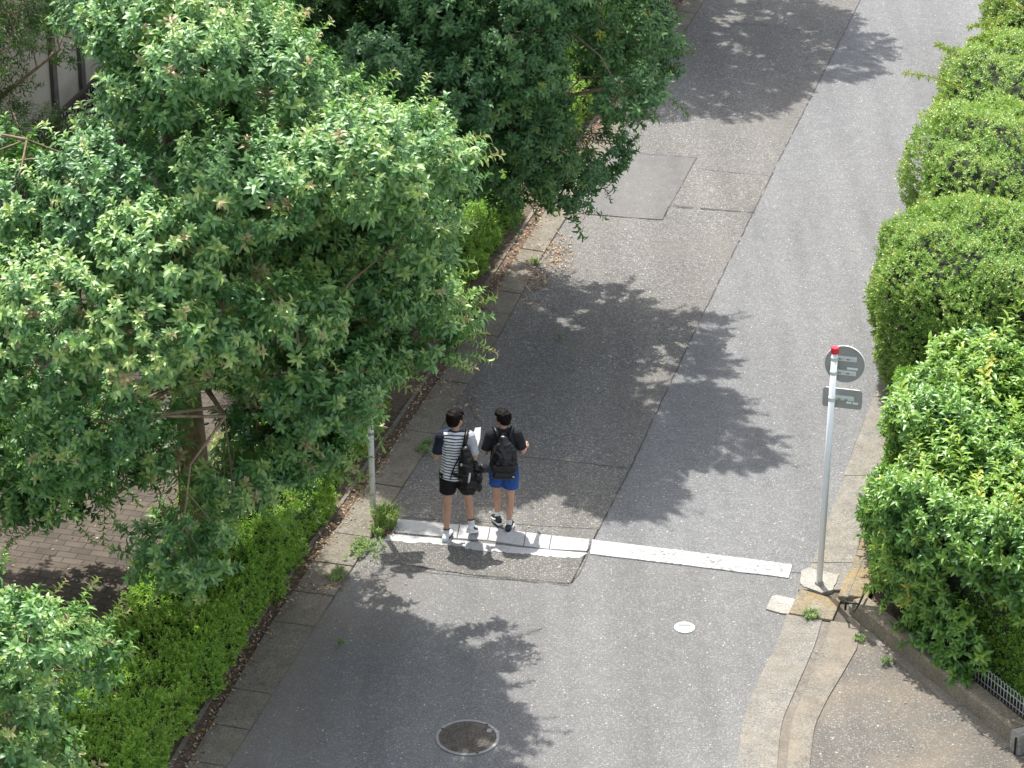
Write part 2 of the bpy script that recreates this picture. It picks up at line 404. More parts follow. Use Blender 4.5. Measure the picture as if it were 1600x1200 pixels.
mb.build('gutter', M['conc'], kind='structure'); mb2.build('gutter_channel', M['channel'], kind='structure')
mb = MB(); k1 = [p.lerp(q, -.0) for p, q in zip(gr, gl)]
kw = [float(np.interp(i / (len(k1) - 1), [0, .2, .45, 1], [.30, .33, .24, .2])) for i in range(len(k1))]
k2 = [p + RP * w for p, w in zip(k1, kw)]
for i in range(len(k1) - 1): mb.prism([k1[i], k1[i + 1], k2[i + 1], k2[i]], 0, .030)
mb.build('driveway_kerb', M['drybed'], kind='structure')
dr = [P(1300, 978)] + [p + RP * .05 for p in k2[1:]]
WB0, WB1 = P(1330, 966), P(1582, 1168)
WD = (WB1 - WB0).normalized(); WN = Vector((-WD.y, WD.x, 0))   # WN points back into the planting bed
if WN.y < 0: WN = -WN
sheet('driveway', rough_line([k2[1] - RP * .01] + [p - RP * .01 for p in k2[2:]], .3, .015) + [WB1 + WD * 2 - Vector((0, 8, 0)), WB1 + WD * 14, WB0], .016, M['drive'])
strip = rough_line([WB0 + WN * .02, WB1 + WN * .02], .3, 0); mb = MB()
mb.prism([WB0 - WN * .0, WB1, WB1 - WN * .13, WB0 - WN * .07], 0, .021)
mb.build('wall_footing', M['drybed'], kind='structure')

# ------------------------------------------------------------------ foliage engine
def leaf_geom(w=.36, fold=.10, droop=.15, five=False):
    """unit leaf: base at origin, tip along +x, upper side +z"""
    if five:
        v = [(0, 0, 0), (.45, -w / 2, fold), (.42, 0, 0), (.45, w / 2, fold), (1, 0, -droop)]
        f = [(0, 1, 2), (0, 2, 3), (1, 4, 2), (2, 4, 3)]
    else:
        D = droop; z = lambda x: D * (.9 * x - 1.9 * x * x)          # rises from the twig, then arches down
        v = [(0, 0, 0), (.24, -w * .34, fold + z(.24)), (.24, w * .34, fold + z(.24)), (.30, 0, z(.30)), (.60, -w * .5, fold + z(.60)), (.60, w * .5, fold + z(.60)), (.64, 0, z(.64)),
             (.86, -w * .30, fold * .5 + z(.86)), (.86, w * .30, fold * .5 + z(.86)), (.97, 0, z(1))]
        f = [(0, 1, 3), (0, 3, 2), (1, 4, 6, 3), (3, 6, 5, 2), (4, 7, 9, 6), (6, 9, 8, 5)]
    return np.array(v, float), f
def make_sprig(n, L, leaf, w=.36, a0=85, a1=25, five=False, pair=False, fold=.1, droop=.15, z0=.15, twig=0):
    """leaves set spirally along a twig of length L (axis +z). returns verts, faces(list), per-vertex age 0..1"""
    V, Fs, A = [], [], []; c = 0
    for i in range(n):
        t = z0 + (1 - z0) * (i / max(1, n - 1)); 
        ang = (i * 137.5 if not pair else (i // 2) * 90 + (i % 2) * 180) + random.uniform(-18, 18)
        if pair: t = z0 + (1 - z0) * ((i // 2) / max(1, (n - 1) // 2))
        el = rad(a0 + (a1 - a0) * t ** 1.5 + random.uniform(-19, 19))
        s = leaf * random.uniform(.8, 1.15) * (1 - .28 * t)
        lv, lf = leaf_geom(w * random.uniform(.85, 1.15), fold, droop * random.uniform(.5, 1.8), five)
        x = np.array([math.sin(el), 0, math.cos(el)]); zz = np.array([-math.cos(el), 0, math.sin(el)]); yy = np.cross(zz, x)
        roll = rad(random.uniform(-34, 34)); y2 = yy * math.cos(roll) + zz * math.sin(roll); z2 = zz * math.cos(roll) - yy * math.sin(roll)
        R = np.stack([x, y2, z2], 1)
        p = (lv * s) @ R.T
        ca, sa = math.cos(rad(ang)), math.sin(rad(ang))
        p = p @ np.array([[ca, -sa, 0], [sa, ca, 0], [0, 0, 1]]).T
        p[:, 2] += t * L
        V.append(p); Fs += [tuple(k + c for k in f) for f in lf]; c += len(lv)
        A.append(np.full(len(lv), t + random.uniform(-.15, .15)))
    if twig:
        r = twig; q = [(r, 0, 0), (-r * .5, r * .86, 0), (-r * .5, -r * .86, 0), (0, 0, L)]
        V.append(np.array(q, float)); Fs += [(c, c + 1, c + 3), (c + 1, c + 2, c + 3), (c + 2, c, c + 3)]; A.append(np.full(4, -9.))
    return np.concatenate(V), Fs, np.concatenate(A)
def norm(a): return a / np.maximum(np.linalg.norm(a, axis=1, keepdims=True), 1e-9)
def scatter(name, pos, axis, tmpls, scale, tint, mat, parent=None, age_light=.25, sag=0.0, **k):
    pos = np.asarray(pos, float); axis = norm(np.asarray(axis, float)); N = len(pos)
    scale = np.broadcast_to(scale, (N,)); tint = np.broadcast_to(tint, (N,))
    which = rng.integers(0, len(tmpls), N); rnd = rng.normal(size=(N, 3))
    X = norm(np.cross(rnd, axis)); Y = np.cross(axis, X)
    AV, AL, AS, AT = [], [], [], []; base = 0
    for ti, (tv, tf, ta) in enumerate(tmpls):
        id_ = np.nonzero(which == ti)[0]; n = len(id_)
        if not n: continue
        s = scale[id_][:, None, None]
        v = pos[id_][:, None, :] + s * (tv[None, :, 0:1] * X[id_][:, None, :] + tv[None, :, 1:2] * Y[id_][:, None, :] + tv[None, :, 2:3] * axis[id_][:, None, :])
        if sag:
            r = np.linalg.norm(v - pos[id_][:, None, :], axis=2); v[:, :, 2] -= sag * r * r / .15
        AV.append(v.reshape(-1, 3))
        a = ta[None, :] * age_light + tint[id_][:, None]  # paler tips: young leaf colour, on some crowns also painted sunlit highlight
        AT.append(np.clip(a, 0, .999).reshape(-1))
        fl = np.array([i for f in tf for i in f]); sz = np.array([len(f) for f in tf])
        m = len(tv)
        AL.append((fl[None, :] + (np.arange(n) * m)[:, None] + base).reshape(-1)); AS.append(np.tile(sz, n)); base += n * m
    V = np.concatenate(AV); L = np.concatenate(AL); Z = np.concatenate(AS); T = np.concatenate(AT)
    me = bpy.data.meshes.new(name)
    me.vertices.add(len(V)); me.vertices.foreach_set('co', V.astype(np.float32).ravel())
    me.loops.add(len(L)); me.loops.foreach_set('vertex_index', L.astype(np.int32))
    me.polygons.add(len(Z)); me.polygons.foreach_set('loop_start', np.concatenate([[0], np.cumsum(Z)[:-1]]).astype(np.int32))
    me.update(calc_edges=True)
    at = me.attributes.new('tint', 'FLOAT', 'POINT'); at.data.foreach_set('value', T.astype(np.float32))
    return link(name, me, mat, parent, **k)

random.seed(21)
T_TREE = [make_sprig(random.choice((15, 17, 19)), .19, .094, .42, 84, 22, droop=.40, fold=.06, twig=.0035) for _ in range(9)]
T_SHOOT = [make_sprig(28, .42, .092, .38, 78, 25, droop=.42, fold=.07, twig=.004, z0=.05) for _ in range(5)]
T_NARROW = [make_sprig(13, .16, .075, .26, 85, 30, five=True, droop=.3) for _ in range(6)]
T_HEDGE = [make_sprig(9, .05, .040, .42, 88, 20, five=True, droop=.1) for _ in range(7)]
T_BOX = [make_sprig(9, .055, .046, .46, 85, 22, five=True, droop=.12, fold=.06) for _ in range(7)]
T_TALL = [make_sprig(14, .16, .098, .38, 80, 30, droop=.38, fold=.09, pair=True, twig=.003) for _ in range(8)]
T_TSHOOT = [make_sprig(26, .55, .11, .34, 74, 32, droop=.4, fold=.09, pair=True, twig=.005, z0=.02) for _ in range(5)]

def sphere_dirs(n, zmin=-1):
    d = norm(rng.normal(size=(n * 3, 3))); return d[d[:, 2] > zmin][:n]
def clump_cloud(centers, radii, per, up=.95, flat=.75, tree_c=None, outer=.5):
    """rosette positions in the outer shells of leafy clumps, pointing outward and up"""
    P_, A_, CI = [], [], []
    for ci, (c, r) in enumerate(zip(centers, radii)):
        n = int(per * (r / .6) ** 2); d = norm(rng.normal(size=(n, 3)))
        o = norm(np.array([c - tree_c]))[0] if tree_c is not None else np.array([0, 0, 1.])
        keep = (d @ o) > -outer; d = d[keep]; n = len(d)
        rr = r * (rng.uniform(.45, 1.0, n) ** .5) * (1 + .16 * np.sin(d[:, 0] * 7 + ci) * np.cos(d[:, 1] * 6 + ci * 2))
        p = c + d * rr[:, None] * np.array([1, 1, flat])
        P_.append(p); A_.append(norm(d * .7 + o * .4 + np.array([0, 0, up]) + rng.normal(size=(n, 3)) * .22)); CI.append(np.full(n, ci))
    return np.concatenate(P_), np.concatenate(A_), np.concatenate(CI)

def tree(name, base, cc, rx, ry, rz, K, label, group, mat, tm, shoots=None, per=105, trunk_r=.13, seed=1, inner=.3, extra=(), cut=None, tint0=.28, cr=(.42, .68), age_light=.22, scale=1.0, zlow=-.95, young=.03):
    global rng
    rng = np.random.default_rng(seed); random.seed(seed)
    root = empty(name, base, label=label, cat='tree', group=group)
    base = np.array(base, float); cc = np.array(cc, float)
    R = np.array([rx, ry, rz])
    # evenly spread directions, jittered
    i = np.arange(K) + .5; ph = np.arccos(1 - 2 * i / K); th = math.pi * (1 + 5 ** .5) * i
    d = np.stack([np.cos(th) * np.sin(ph), np.sin(th) * np.sin(ph), np.cos(ph)], 1)
    d = norm(d + rng.normal(size=d.shape) * .13); d = d[d[:, 2] > zlow]
    rad_ = rng.uniform(.62, 1.0, len(d))
    cen = cc + d * rad_[:, None] * R
    rr = rng.uniform(cr[0], cr[1], len(d))
    ki = int(K * inner); d2 = norm(rng.normal(size=(ki, 3))); cen2 = cc + d2 * rng.uniform(.25, .6, ki)[:, None] * R
    cen = np.concatenate([cen, cen2]); rr = np.concatenate([rr, rng.uniform(*cr, ki)])
    if len(extra):
        cen = np.concatenate([cen, np.array([e[:3] for e in extra], float)]); rr = np.concatenate([rr, np.array([e[3] for e in extra])])
    if cut is not None:
        k = np.array([not cut(c) for c in cen]); k[len(k) - len(extra):] = True; cen = cen[k]; rr = rr[k]
    p, a, ci = clump_cloud(cen, rr, per, tree_c=cc)
    tint = tint0 + rng.normal(size=len(p)) * .09 + (rng.normal(size=len(cen)) * .07)[ci]
    yl = rng.random(len(p)) < young; tint[yl] += rng.uniform(.2, .55, yl.sum())
    o = scatter('crown', p - base, a, tm, rng.uniform(.7, 1.25, len(p)) * scale, tint, mat, root, age_light=age_light, sag=.05)
    if shoots is not None:
        n = len(cen) * 3; idx = rng.integers(0, len(cen), n); dd = norm((cen[idx] - cc) / R + rng.normal(size=(n, 3)) * .35)
        pp = cen[idx] + dd * rr[idx][:, None] * .85
        so = scatter('shoots', pp - base, norm(dd + np.array([0, 0, .35])), shoots, rng.uniform(.7, 1.2, n) * scale, tint0 + .12 + rng.normal(size=n) * .1, mat, root, age_light=age_light * 1.3, sag=.04)
    # trunk and limbs
    mb = MB(); top = cc + np.array([0, 0, rz * .55]) - base
    b0 = Vector((0, 0, 0)); tp = Vector(top)
    fork = cc[2] - base[2] - rz * .45
    pts = [b0, Vector((tp.x * .08 + .02, tp.y * .08, fork * .4)), Vector((tp.x * .25, tp.y * .25, fork)), Vector((tp.x * .5 + .1, tp.y * .5, fork + (tp.z - fork) * .5)), tp]
    mb.tube(pts, [trunk_r * 1.25, trunk_r, trunk_r * .85, trunk_r * .5, .02], 12)
    def on_trunk(h):
        h = max(pts[1].z, min(tp.z, h))
        for a_, b_ in zip(pts[1:-1], pts[2:]):
            if a_.z <= h <= b_.z: return a_.lerp(b_, (h - a_.z) / max(.01, b_.z - a_.z))
        return pts[-1]
    limbs = []; nl = 14 if K > 80 else 8
    for q in range(nl):        # main limbs leave the trunk at different heights and rise outwards
        an = q * 2.399 + random.uniform(-.3, .3); hh = fork * .8 + (tp.z - fork) * .75 * (q / nl); k_ = .72 - .30 * q / nl
        s0 = on_trunk(hh); e0 = Vector((s0.x * .3 + (cc[0] - base[0]) * .7 + math.cos(an) * rx * k_, s0.y * .3 + (cc[1] - base[1]) * .7 + math.sin(an) * ry * k_, hh + random.uniform(.5, 1.3)))
        md = s0.lerp(e0, .45) + Vector((random.uniform(-.2, .2), random.uniform(-.2, .2), random.uniform(-.05, .25)))
        r0 = trunk_r * (.42 - .16 * q / nl); mb.tube([s0, md, e0], [r0, r0 * .7, r0 * .3], 7, False)
        limbs += [s0.lerp(md, t) for t in (.5, .8)] + [md.lerp(e0, t) for t in (0, .25, .5, .75, 1)]
    limbs += [on_trunk(tp.z * t) for t in (.7, .8, .9, 1)]
    for c, r in zip(cen, rr):
        c = Vector(c - base); s0 = min(limbs, key=lambda q: (q - c).length + max(0, q.z - c.z) * .6)
        mid = s0.lerp(c, .5) + Vector((random.uniform(-.12, .12), random.uniform(-.12, .12), random.uniform(.02, .14)))
        if c.z < s0.z - .5: mid = Vector((s0.x * .4 + c.x * .6 + random.uniform(-.1, .1), s0.y * .4 + c.y * .6, s0.z * .68 + c.z * .32))      # runs outwards, then hangs
        l = (c - s0).length; r0 = .007 + .007 * l
        mb.tube([s0, mid, c], [r0, r0 * .7, .006], 6, False)
        for _ in range(7):
            e = c + Vector(norm(rng.normal(size=(1, 3)))[0]) * r * .8
            mb.tube([mid.lerp(c, random.uniform(.3, 1)), e], [.006, .003], 4, False)
    mb.build('trunk', M['bark'], root, smooth=True)
    return root

# ------------------------------------------------------------------ trees along the left pavement
def seen(c):
    d = c[1] * math.cos(TILT) + (CAMZ - c[2]) * math.sin(TILT); h = c[1] * math.sin(TILT) - (CAMZ - c[2]) * math.cos(TILT)
    return 800 + FPX * c[0] / d, 600 - FPX * h / d
def cut_big(c):      # pruned where the crown stays clear of the wall, the road and the walkers
    u, v = seen(c)
    if (u < 185 and v < 215) or (40 < u < 165 and v < 350): return True
    if abs(u - 322) < 62 and 640 < v < 745 and c[1] < 26.9: return True
    if 110 < u < 245 and v > 745: return True      # the trunk shows here
    sx, sy = c[0] + c[2] * .148, c[1] - c[2] * .415
    if 23.2 < sy < 27.2 and -1.75 < sx - on_line(GI, sy).x < -.15: return True   # sun reaches the hedge here
    return u > np.interp(v, [-150, 0, 150, 300, 350, 480, 560, 600, 640, 700, 770, 850], [410, 515, 620, 690, 670, 690, 610, 550, 500, 460, 390, 290])
def cut_mid(c):
    u, v = seen(c); return u > np.interp(v, [0, 120, 170, 200, 290, 385], [1045, 1070, 1015, 965, 930, 825])
def cut_low(c):
    u, v = seen(c); return v < 880 or u > np.interp(v, [880, 980, 1080, 1200, 1300], [30, 85, 135, 185, 200])
def cut_corner(c):
    u, v = seen(c); return (u > 45 and v > 60) or v > 290 or u > 105
G = 'evergreen trees along the left pavement'
tree('street_tree', (P(316, 880).x, P(316, 880).y, .02), (-3.35, 26.1, 4.2), 3.1, 2.65, 3.4, 130,
     'large glossy evergreen tree with broad crown filling the left half beside the low hedge', G, M['leaf_a'], T_TREE, T_SHOOT, per=185, seed=5, tint0=.30, age_light=.42, cr=(.36, .62), cut=cut_big, inner=.5, zlow=-1,  # tip tint raised so that the leaf tips look sunlit
     extra=[(*P(u, v, z)[:3], r) for u, v, z, r in ((95, 775, 1.9, .36), (40, 750, 2.0, .45), (285, 850, 1.1, .32), (300, 800, 1.3, .30), (455, 705, 1.9, .34),
        (480, 680, 2.1, .40), (540, 575, 2.7, .42), (600, 550, 2.9, .34), (505, 620, 2.5, .42), (440, 660, 2.2, .45), (655, 535, 3.0, .32), (560, 560, 2.9, .45), (20, 700, 2.3, .5), (120, 700, 2.3, .5), (165, 715, 2.2, .38), (225, 640, 2.6, .40), (222, 700, 2.3, .34), (150, 650, 2.6, .4), (405, 650, 2.4, .36), (420, 720, 1.9, .42))])
tree('street_tree', (-1.15, 33.6, .02), (-.75, 33.0, 4.35), 3.0, 2.9, 3.3, 95,
     'dark evergreen tree behind the large one, its branches hanging over the road at top centre', G, M['leaf_dark'], T_TREE, T_SHOOT, per=235, seed=9, tint0=.33, age_light=.22, scale=.92, cr=(.36, .62), cut=cut_mid, inner=.7)
tree('street_tree', (1.1, 43.6, .02), (1.3, 44.6, 4.4), 3.15, 2.8, 3.0, 75,
     'evergreen tree beyond the top of the view that shades the far road', G, M['leaf_dark'], T_TREE, None, per=150, seed=12, trunk_r=.12)
tree('corner_tree', (-6.6, 33.0, .06), (-6.5, 32.6, 4.3), 1.8, 2.0, 2.6, 80,
     'narrow leaved tree in the top left corner in front of the beige wall', None, M['leaf_oak'], T_NARROW, None, per=150, seed=17, trunk_r=.09, tint0=.42, age_light=.3, cr=(.34, .55), cut=cut_corner)
tree('street_tree', (-4.75, 21.1, .02), (-4.95, 21.0, 2.35), 1.55, 1.7, 1.75, 44,
     'lower evergreen tree with pale shoot tips in the bottom left corner', G, M['leaf_a'], T_TREE, T_SHOOT, per=120, seed=23, trunk_r=.07, tint0=.34, age_light=.42, cr=(.30, .46), cut=cut_low)  # same raised tip tint, sunlit look painted into the leaves

# ------------------------------------------------------------------ low hedges
def wav(p, f=3.0, s=0.0):
    x, y, z = p[:, 0], p[:, 1], p[:, 2]
    return (np.sin(x * f + s) * np.cos(y * f * 1.3 + s * 2) + .6 * np.sin(x * f * 2.3 + y * f * 1.7 + z * 5 + s) + .4 * np.sin(y * f * 4.1 - x * f * 3 + s)) / 2
def hedge(name, f0, f1, depth, h, label, cat, seed, density=420, mat='leaf_hedge', tm=None, tint0=.40, amp=.09, group=None, taper=.12, cover=None, core=.10):
    """clipped hedge: f0-f1 is the front base line (ground), depth goes to the left/back of it"""
    global rng; rng = np.random.default_rng(seed)
    tm = tm or T_HEDGE
    f0 = Vector((f0[0], f0[1], 0)); f1 = Vector((f1[0], f1[1], 0)); L = (f1 - f0).length; dx = (f1 - f0).normalized(); dn = Vector((-dx.y, dx.x, 0))
    root = empty(name, f0, math.atan2(dx.y, dx.x), label=label, cat=cat, group=group)
    # local frame: x along, y back, z up
    pos, nor = [], []
    def face(n, fn):
        u, v = rng.random(n), rng.random(n); p, m = fn(u, v); pos.append(p); nor.append(m)
    A = lambda *c: np.stack([np.broadcast_to(q, c[0].shape) if np.ndim(q) else np.full(c[0].shape, q) for q in c], 1)
    face(int(L * depth * density), lambda u, v: (np.stack([u * L, v * depth, h + 0 * u], 1), np.stack([0 * u, 0 * u, 1 + 0 * u], 1)))
    for yy, sgn in ((0, -1), (depth, 1)):
        face(int(L * h * density), lambda u, v: (np.stack([u * L, yy + 0 * u - sgn * taper * (v ** 2), v * h], 1), np.stack([0 * u, sgn + 0 * u, .25 + .6 * v], 1)))
    for xx, sgn in ((0, -1), (L, 1)):
        face(int(depth * h * density), lambda u, v: (np.stack([xx + 0 * u - sgn * taper * v ** 2, u * depth, v * h], 1), np.stack([sgn + 0 * u, 0 * u, .3 + .5 * v], 1)))
    p = np.concatenate(pos); n = norm(np.concatenate(nor)); wv = wav(p, 3.2, seed)
    p = p + n * (wv * amp - rng.uniform(0, .10, len(p)) ** 1)[:, None]
    ax = n * .75 + np.array([0, 0, .45]) + rng.normal(size=p.shape) * .38
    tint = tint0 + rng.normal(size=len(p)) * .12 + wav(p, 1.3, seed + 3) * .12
    if cover is not None:
        k = cover(p); p, ax, tint = p[k], ax[k], tint[k]
    scatter('foliage', p, ax, tm, rng.uniform(.75, 1.3, len(p)), tint, M[mat], root, age_light=.28)
    mb = MB(); mb.prism([(core, core), (L - core, core), (L - core, depth - core), (core, depth - core)], .0, h - core)
    me = mb.mesh('twig_shade_core'); bm = bmesh.new(); bm.from_mesh(me); bmesh.ops.subdivide_edges(bm, edges=bm.edges[:], cuts=10, use_grid_fill=True)
    for vv in bm.verts: vv.co += Vector([random.uniform(-.03, .03) for _ in range(3)])
    bm.to_mesh(me); bm.free(); link('twig_shade_core', me, M['twig_shade'], root)  # solid dark block for the twig mass, blocks see-through, shade in its colour
    return root
HG = 'low clipped hedges between gutter and brick pavement'
hf = off(GI, .27)
def hp(y, o=.21): return on_line(off(GI, o), y)
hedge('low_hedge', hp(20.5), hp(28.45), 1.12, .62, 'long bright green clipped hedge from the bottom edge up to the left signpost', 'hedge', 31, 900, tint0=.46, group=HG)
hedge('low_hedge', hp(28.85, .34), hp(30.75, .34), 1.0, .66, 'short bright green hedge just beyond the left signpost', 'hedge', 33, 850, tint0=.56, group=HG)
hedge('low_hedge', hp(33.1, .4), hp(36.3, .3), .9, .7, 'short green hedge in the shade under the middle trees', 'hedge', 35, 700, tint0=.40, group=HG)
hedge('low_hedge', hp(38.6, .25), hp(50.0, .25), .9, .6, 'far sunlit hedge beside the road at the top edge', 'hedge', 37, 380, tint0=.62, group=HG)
# pale variegated azalea poking out of the near hedge
def shrub_ball(name, c, R, n, mat, tm, label, cat='shrub', group=None, tint0=.4, sc=1., seed=1, amp=.08, zmin=-.55, power=2.6, core=.84, twist=0, up=.4, jit=.35, depth=.10, skirt=False, age_light=.28):
    global rng; rng = np.random.default_rng(seed)
    root = empty(name, (c[0], c[1], 0), twist, label=label, cat=cat, group=group)
    d = sphere_dirs(n, -1)
    k = (np.abs(d) ** power).sum(1) ** (-1 / power)
    p = d * k[:, None] * np.array(R); nrm = norm(np.sign(d) * np.abs(d * k[:, None]) ** (power - 1) / np.array(R))
    w = wav(p + seed, 2.4, seed); p = p + nrm * (w * amp - rng.uniform(0, depth, len(p)))[:, None]
    p[:, 2] += c[2]; kk = p[:, 2] > .03; p = p[kk]; nrm = nrm[kk]; w = w[kk]
    ax = nrm * .8 + np.array([0, 0, up]) + rng.normal(size=p.shape) * jit
    tint = tint0 + rng.normal(size=len(p)) * .11 + w * .10
    scatter('foliage', p, ax, tm, rng.uniform(.75, 1.25, len(p)) * sc, tint, M[mat], root, age_light=age_light)
    bm = bmesh.new(); bmesh.ops.create_icosphere(bm, subdivisions=4, radius=1)
    for v in bm.verts:
        q = v.co; kq = (abs(q.x) ** power + abs(q.y) ** power + abs(q.z) ** power) ** (-1 / power)
        v.co = Vector((q.x * kq * R[0] * core, q.y * kq * R[1] * core, max(q.z * kq * R[2] * core + c[2], .01))) * (1 + random.uniform(-.02, .02))
    me = bpy.data.meshes.new('twig_shade_core'); bm.to_mesh(me); bm.free(); link('twig_shade_core', me, M['twig_shade'], root)  # dark filler body stands for twigs and their inner shade
    return root
c = hp(27.9, 1.0)
shrub_ball('pale_shrub', (c.x, c.y, .45), (.62, .9, .5), 900, 'leaf_box', T_HEDGE, 'pale yellow green leafy shrub showing beneath the big tree at the left signpost', tint0=.72, seed=41)

# ------------------------------------------------------------------ clipped shrubs on the right
BG = 'rounded clipped shrubs along the right gutter'
def gcen(u, v, o=0): p = P(u, v); return (p.x + o, p.y)
for i, (cx, cy, R, h, lab) in enumerate([
        (1512, 588, (1.15, 1.38, .98), .98, 'largest rounded clipped shrub beside the road sign, nearest of its row'),
        (1553, 420, (1.08, 1.6, .98), .98, 'clipped shrub directly behind the largest rounded one'),
        (1590, 290, (1.06, 1.6, .92), .94, 'clipped shrub with long stray shoots over the road, third back in its row'),
        (1650, 130, (1.05, 1.6, .9), .9, 'farthest clipped shrub of its row at the top right corner')]):
    x, y = gcen(cx, cy)
    shrub_ball('clipped_shrub', (x, y, h), R, int(13500 if i == 0 else 10000), 'leaf_box', T_BOX, lab, 'shrub', BG, tint0=.54 + .03 * i, seed=50 + i, amp=.15, power=2.9, sc=1.0, twist=0)
# stray shoots from the clipped shrub
random.seed(5); rng = np.random.default_rng(77)
def at_height(u, v, z): return P(u, v, z)
STR = [((1510, 142), (1470, 118), (1412, 114), 1.75), ((1528, 92), (1500, 84), (1462, 68), 1.7), ((1565, 60), (1540, 55), (1514, 62), 1.7), ((1570, 30), (1545, 38), (1515, 42), 1.65), ((1600, 20), (1580, 0), (1560, -12), 1.8)]
sr = empty('stray_shoots', P(1530, 130), label='long yellow green shoots arching over the road from the far clipped shrubs', cat='shoots')
o0 = np.array(sr.location)
pp, aa = [], []; mb = MB()
for a, b, c, z in STR:
    a, b, c = at_height(*a, z - .15), at_height(*b, z + .1), at_height(*c, z)
    q = [a * (1 - t) ** 2 + b * 2 * t * (1 - t) + c * t * t for t in np.linspace(0, 1, 14)]
    MB().tube([x - sr.location for x in q], [.008 - .0004 * i for i in range(14)], 5).build('stem', M['leaf_box'], sr)
    for i in range(13):
        dd = (q[i + 1] - q[i]).normalized()
        pp.append(np.array(q[i]) - o0); aa.append(np.array(dd))
T_STRAY = [make_sprig(7, .05, .062, .5, 70, 45, five=True) for _ in range(4)]
scatter('foliage', np.array(pp), np.array(aa), T_STRAY, 1.35, .86 + rng.normal(size=len(pp)) * .08, M['leaf_box'], sr)


# ------------------------------------------------------------------ untrimmed shrub bottom right
rng = np.random.default_rng(91); random.seed(91)
bed = [WB0 + WN * .2, WB1 + WN * .2 + WD * 2, P(1372, 640) + RP * 5, P(1388, 640)]
sheet('planting_bed', [WB0 + WN * .10 + WD * .1, WB1 + WN * .1 + WD * 3, P(1600, 600) + RP * 6, P(1400, 600) + RP * .2, P(1356, 850) + RP * .35], .10, M['soil'])
ur = empty('untrimmed_shrub', (WB0.x + .9, WB0.y + 1.2, .1), label='leafy untrimmed shrub with upright shoots behind the low concrete wall', cat='shrub')
ub = np.array(ur.location)
pos, axs, tn, sc_ = [], [], [], []
# envelope: extruded along +x; front follows wall, left follows kerb
LBL = [P(1352, 975), P(1350, 900), P(1362, 800), P(1380, 700), P(1392, 640)]
def env_left(y): return on_line(LBL, min(max(y, LBL[0].y), LBL[-1].y)).x + .22
def env_front(x): 
    t = (x - WB0.x) / WD.x; return (WB0 + WD * t + WN * .44).y
HT = 1.72
n = 120000
X = rng.uniform(2.9, 8.2, n); Y = rng.uniform(21.5, 31.2, n); Z = rng.uniform(.05, 2.25, n)
el = np.array([env_left(y) for y in Y]); ef = np.array([env_front(x) for x in X])
dl = X - el; df = Y - ef; db = 28.5 - Y
top = HT + .0 + .22 * np.sin(X * 2.1 + 1) * np.cos(Y * 1.7) + .16 * np.sin(X * 4.3 + Y * 3.1) - .35 * np.exp(-np.minimum(dl, df) / .25)
bulge = .16 * np.sin(Z * 3.0 + X * 2.5 + Y * 2.2) + .10 * np.sin(Z * 6 + Y * 5)
e = np.minimum(np.minimum(dl + bulge, df + bulge), db)
dt = top - Z
m_ = np.minimum(e, dt)
k = (m_ > -.02) & (m_ < .26) & (dl > -.15) & (df > -.1)
X, Y, Z, dl, df, e, dt, m_ = [q[k] for q in (X, Y, Z, dl, df, e, dt, m_)]
nx = -np.exp(-np.maximum(dl, 0) / .22); ny = -np.exp(-np.maximum(df, 0) / .22); nz = .35 + np.exp(-np.maximum(dt, 0) / .25)
ax = np.stack([nx, ny, nz], 1) + rng.normal(size=(len(X), 3)) * .22
p = np.stack([X, Y, Z + .1], 1)
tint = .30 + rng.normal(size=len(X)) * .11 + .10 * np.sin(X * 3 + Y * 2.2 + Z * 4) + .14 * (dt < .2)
# the shrub stops at the lower right where a clipped hedge face shows
dens = ~((df < 1.1) & (X > 4.32 + .25 * np.sin(Z * 4) + (1.35 - Z) * -.0) & (Z < 1.15))
p, ax, tint = p[dens], ax[dens], tint[dens]
scatter('foliage', p - ub, ax, T_TALL, rng.uniform(.8, 1.2, len(p)), tint, M['leaf_tall'], ur, age_light=.30, sag=.06)
n = 230; X = rng.uniform(3.2, 8, n); Y = rng.uniform(22.5, 28.5, n); k = np.array([(x > env_left(y) + .15) and (y > env_front(x) + .15) for x, y in zip(X, Y)]); X, Y = X[k], Y[k]
tp = HT + .22 * np.sin(X * 2.1 + 1) * np.cos(Y * 1.7) + .16 * np.sin(X * 4.3 + Y * 3.1)
scatter('shoots', np.stack([X, Y, tp - .1], 1) - ub, np.stack([rng.normal(size=len(X)) * .25, rng.normal(size=len(X)) * .25, 1 + 0 * X], 1), T_TSHOOT, rng.uniform(.8, 1.5, len(X)), .50 + rng.normal(size=len(X)) * .08, M['leaf_tall'], ur, age_light=.40, sag=.01)
# side sprays that lean out over the wall
n = 70; t = rng.uniform(.05, .95, n); zz = rng.uniform(.35, 1.5, n)
q = np.array([list((WB0 + WD * a + WN * .32)) for a in t]); q[:, 2] = zz
scatter('side_sprays', q - ub, np.stack([-.35 + rng.normal(size=n) * .35, -1 + rng.normal(size=n) * .3, .45 + rng.normal(size=n) * .2], 1), T_TSHOOT, rng.uniform(.5, .9, n), .45 + rng.normal(size=n) * .08, M['leaf_tall'], ur, age_light=.4, sag=.03)
mb = MB(); mb.prism([(env_left(24.6) + .45, env_front(env_left(24.6) + .45) + .6), (8.2, env_front(8.2) + 1.3), (8.2, 28.0), (env_left(28.0) + .45, 28.0), (env_left(27.2) + .45, 27.2)], .1, 1.35)
me = mb.mesh('twig_shade_core'); o = link('twig_shade_core', me, M['twig_shade'], ur); o.matrix_parent_inverse = Matrix.Translation(-ur.location)  # added dark block: twig mass with the inner shade as its colour
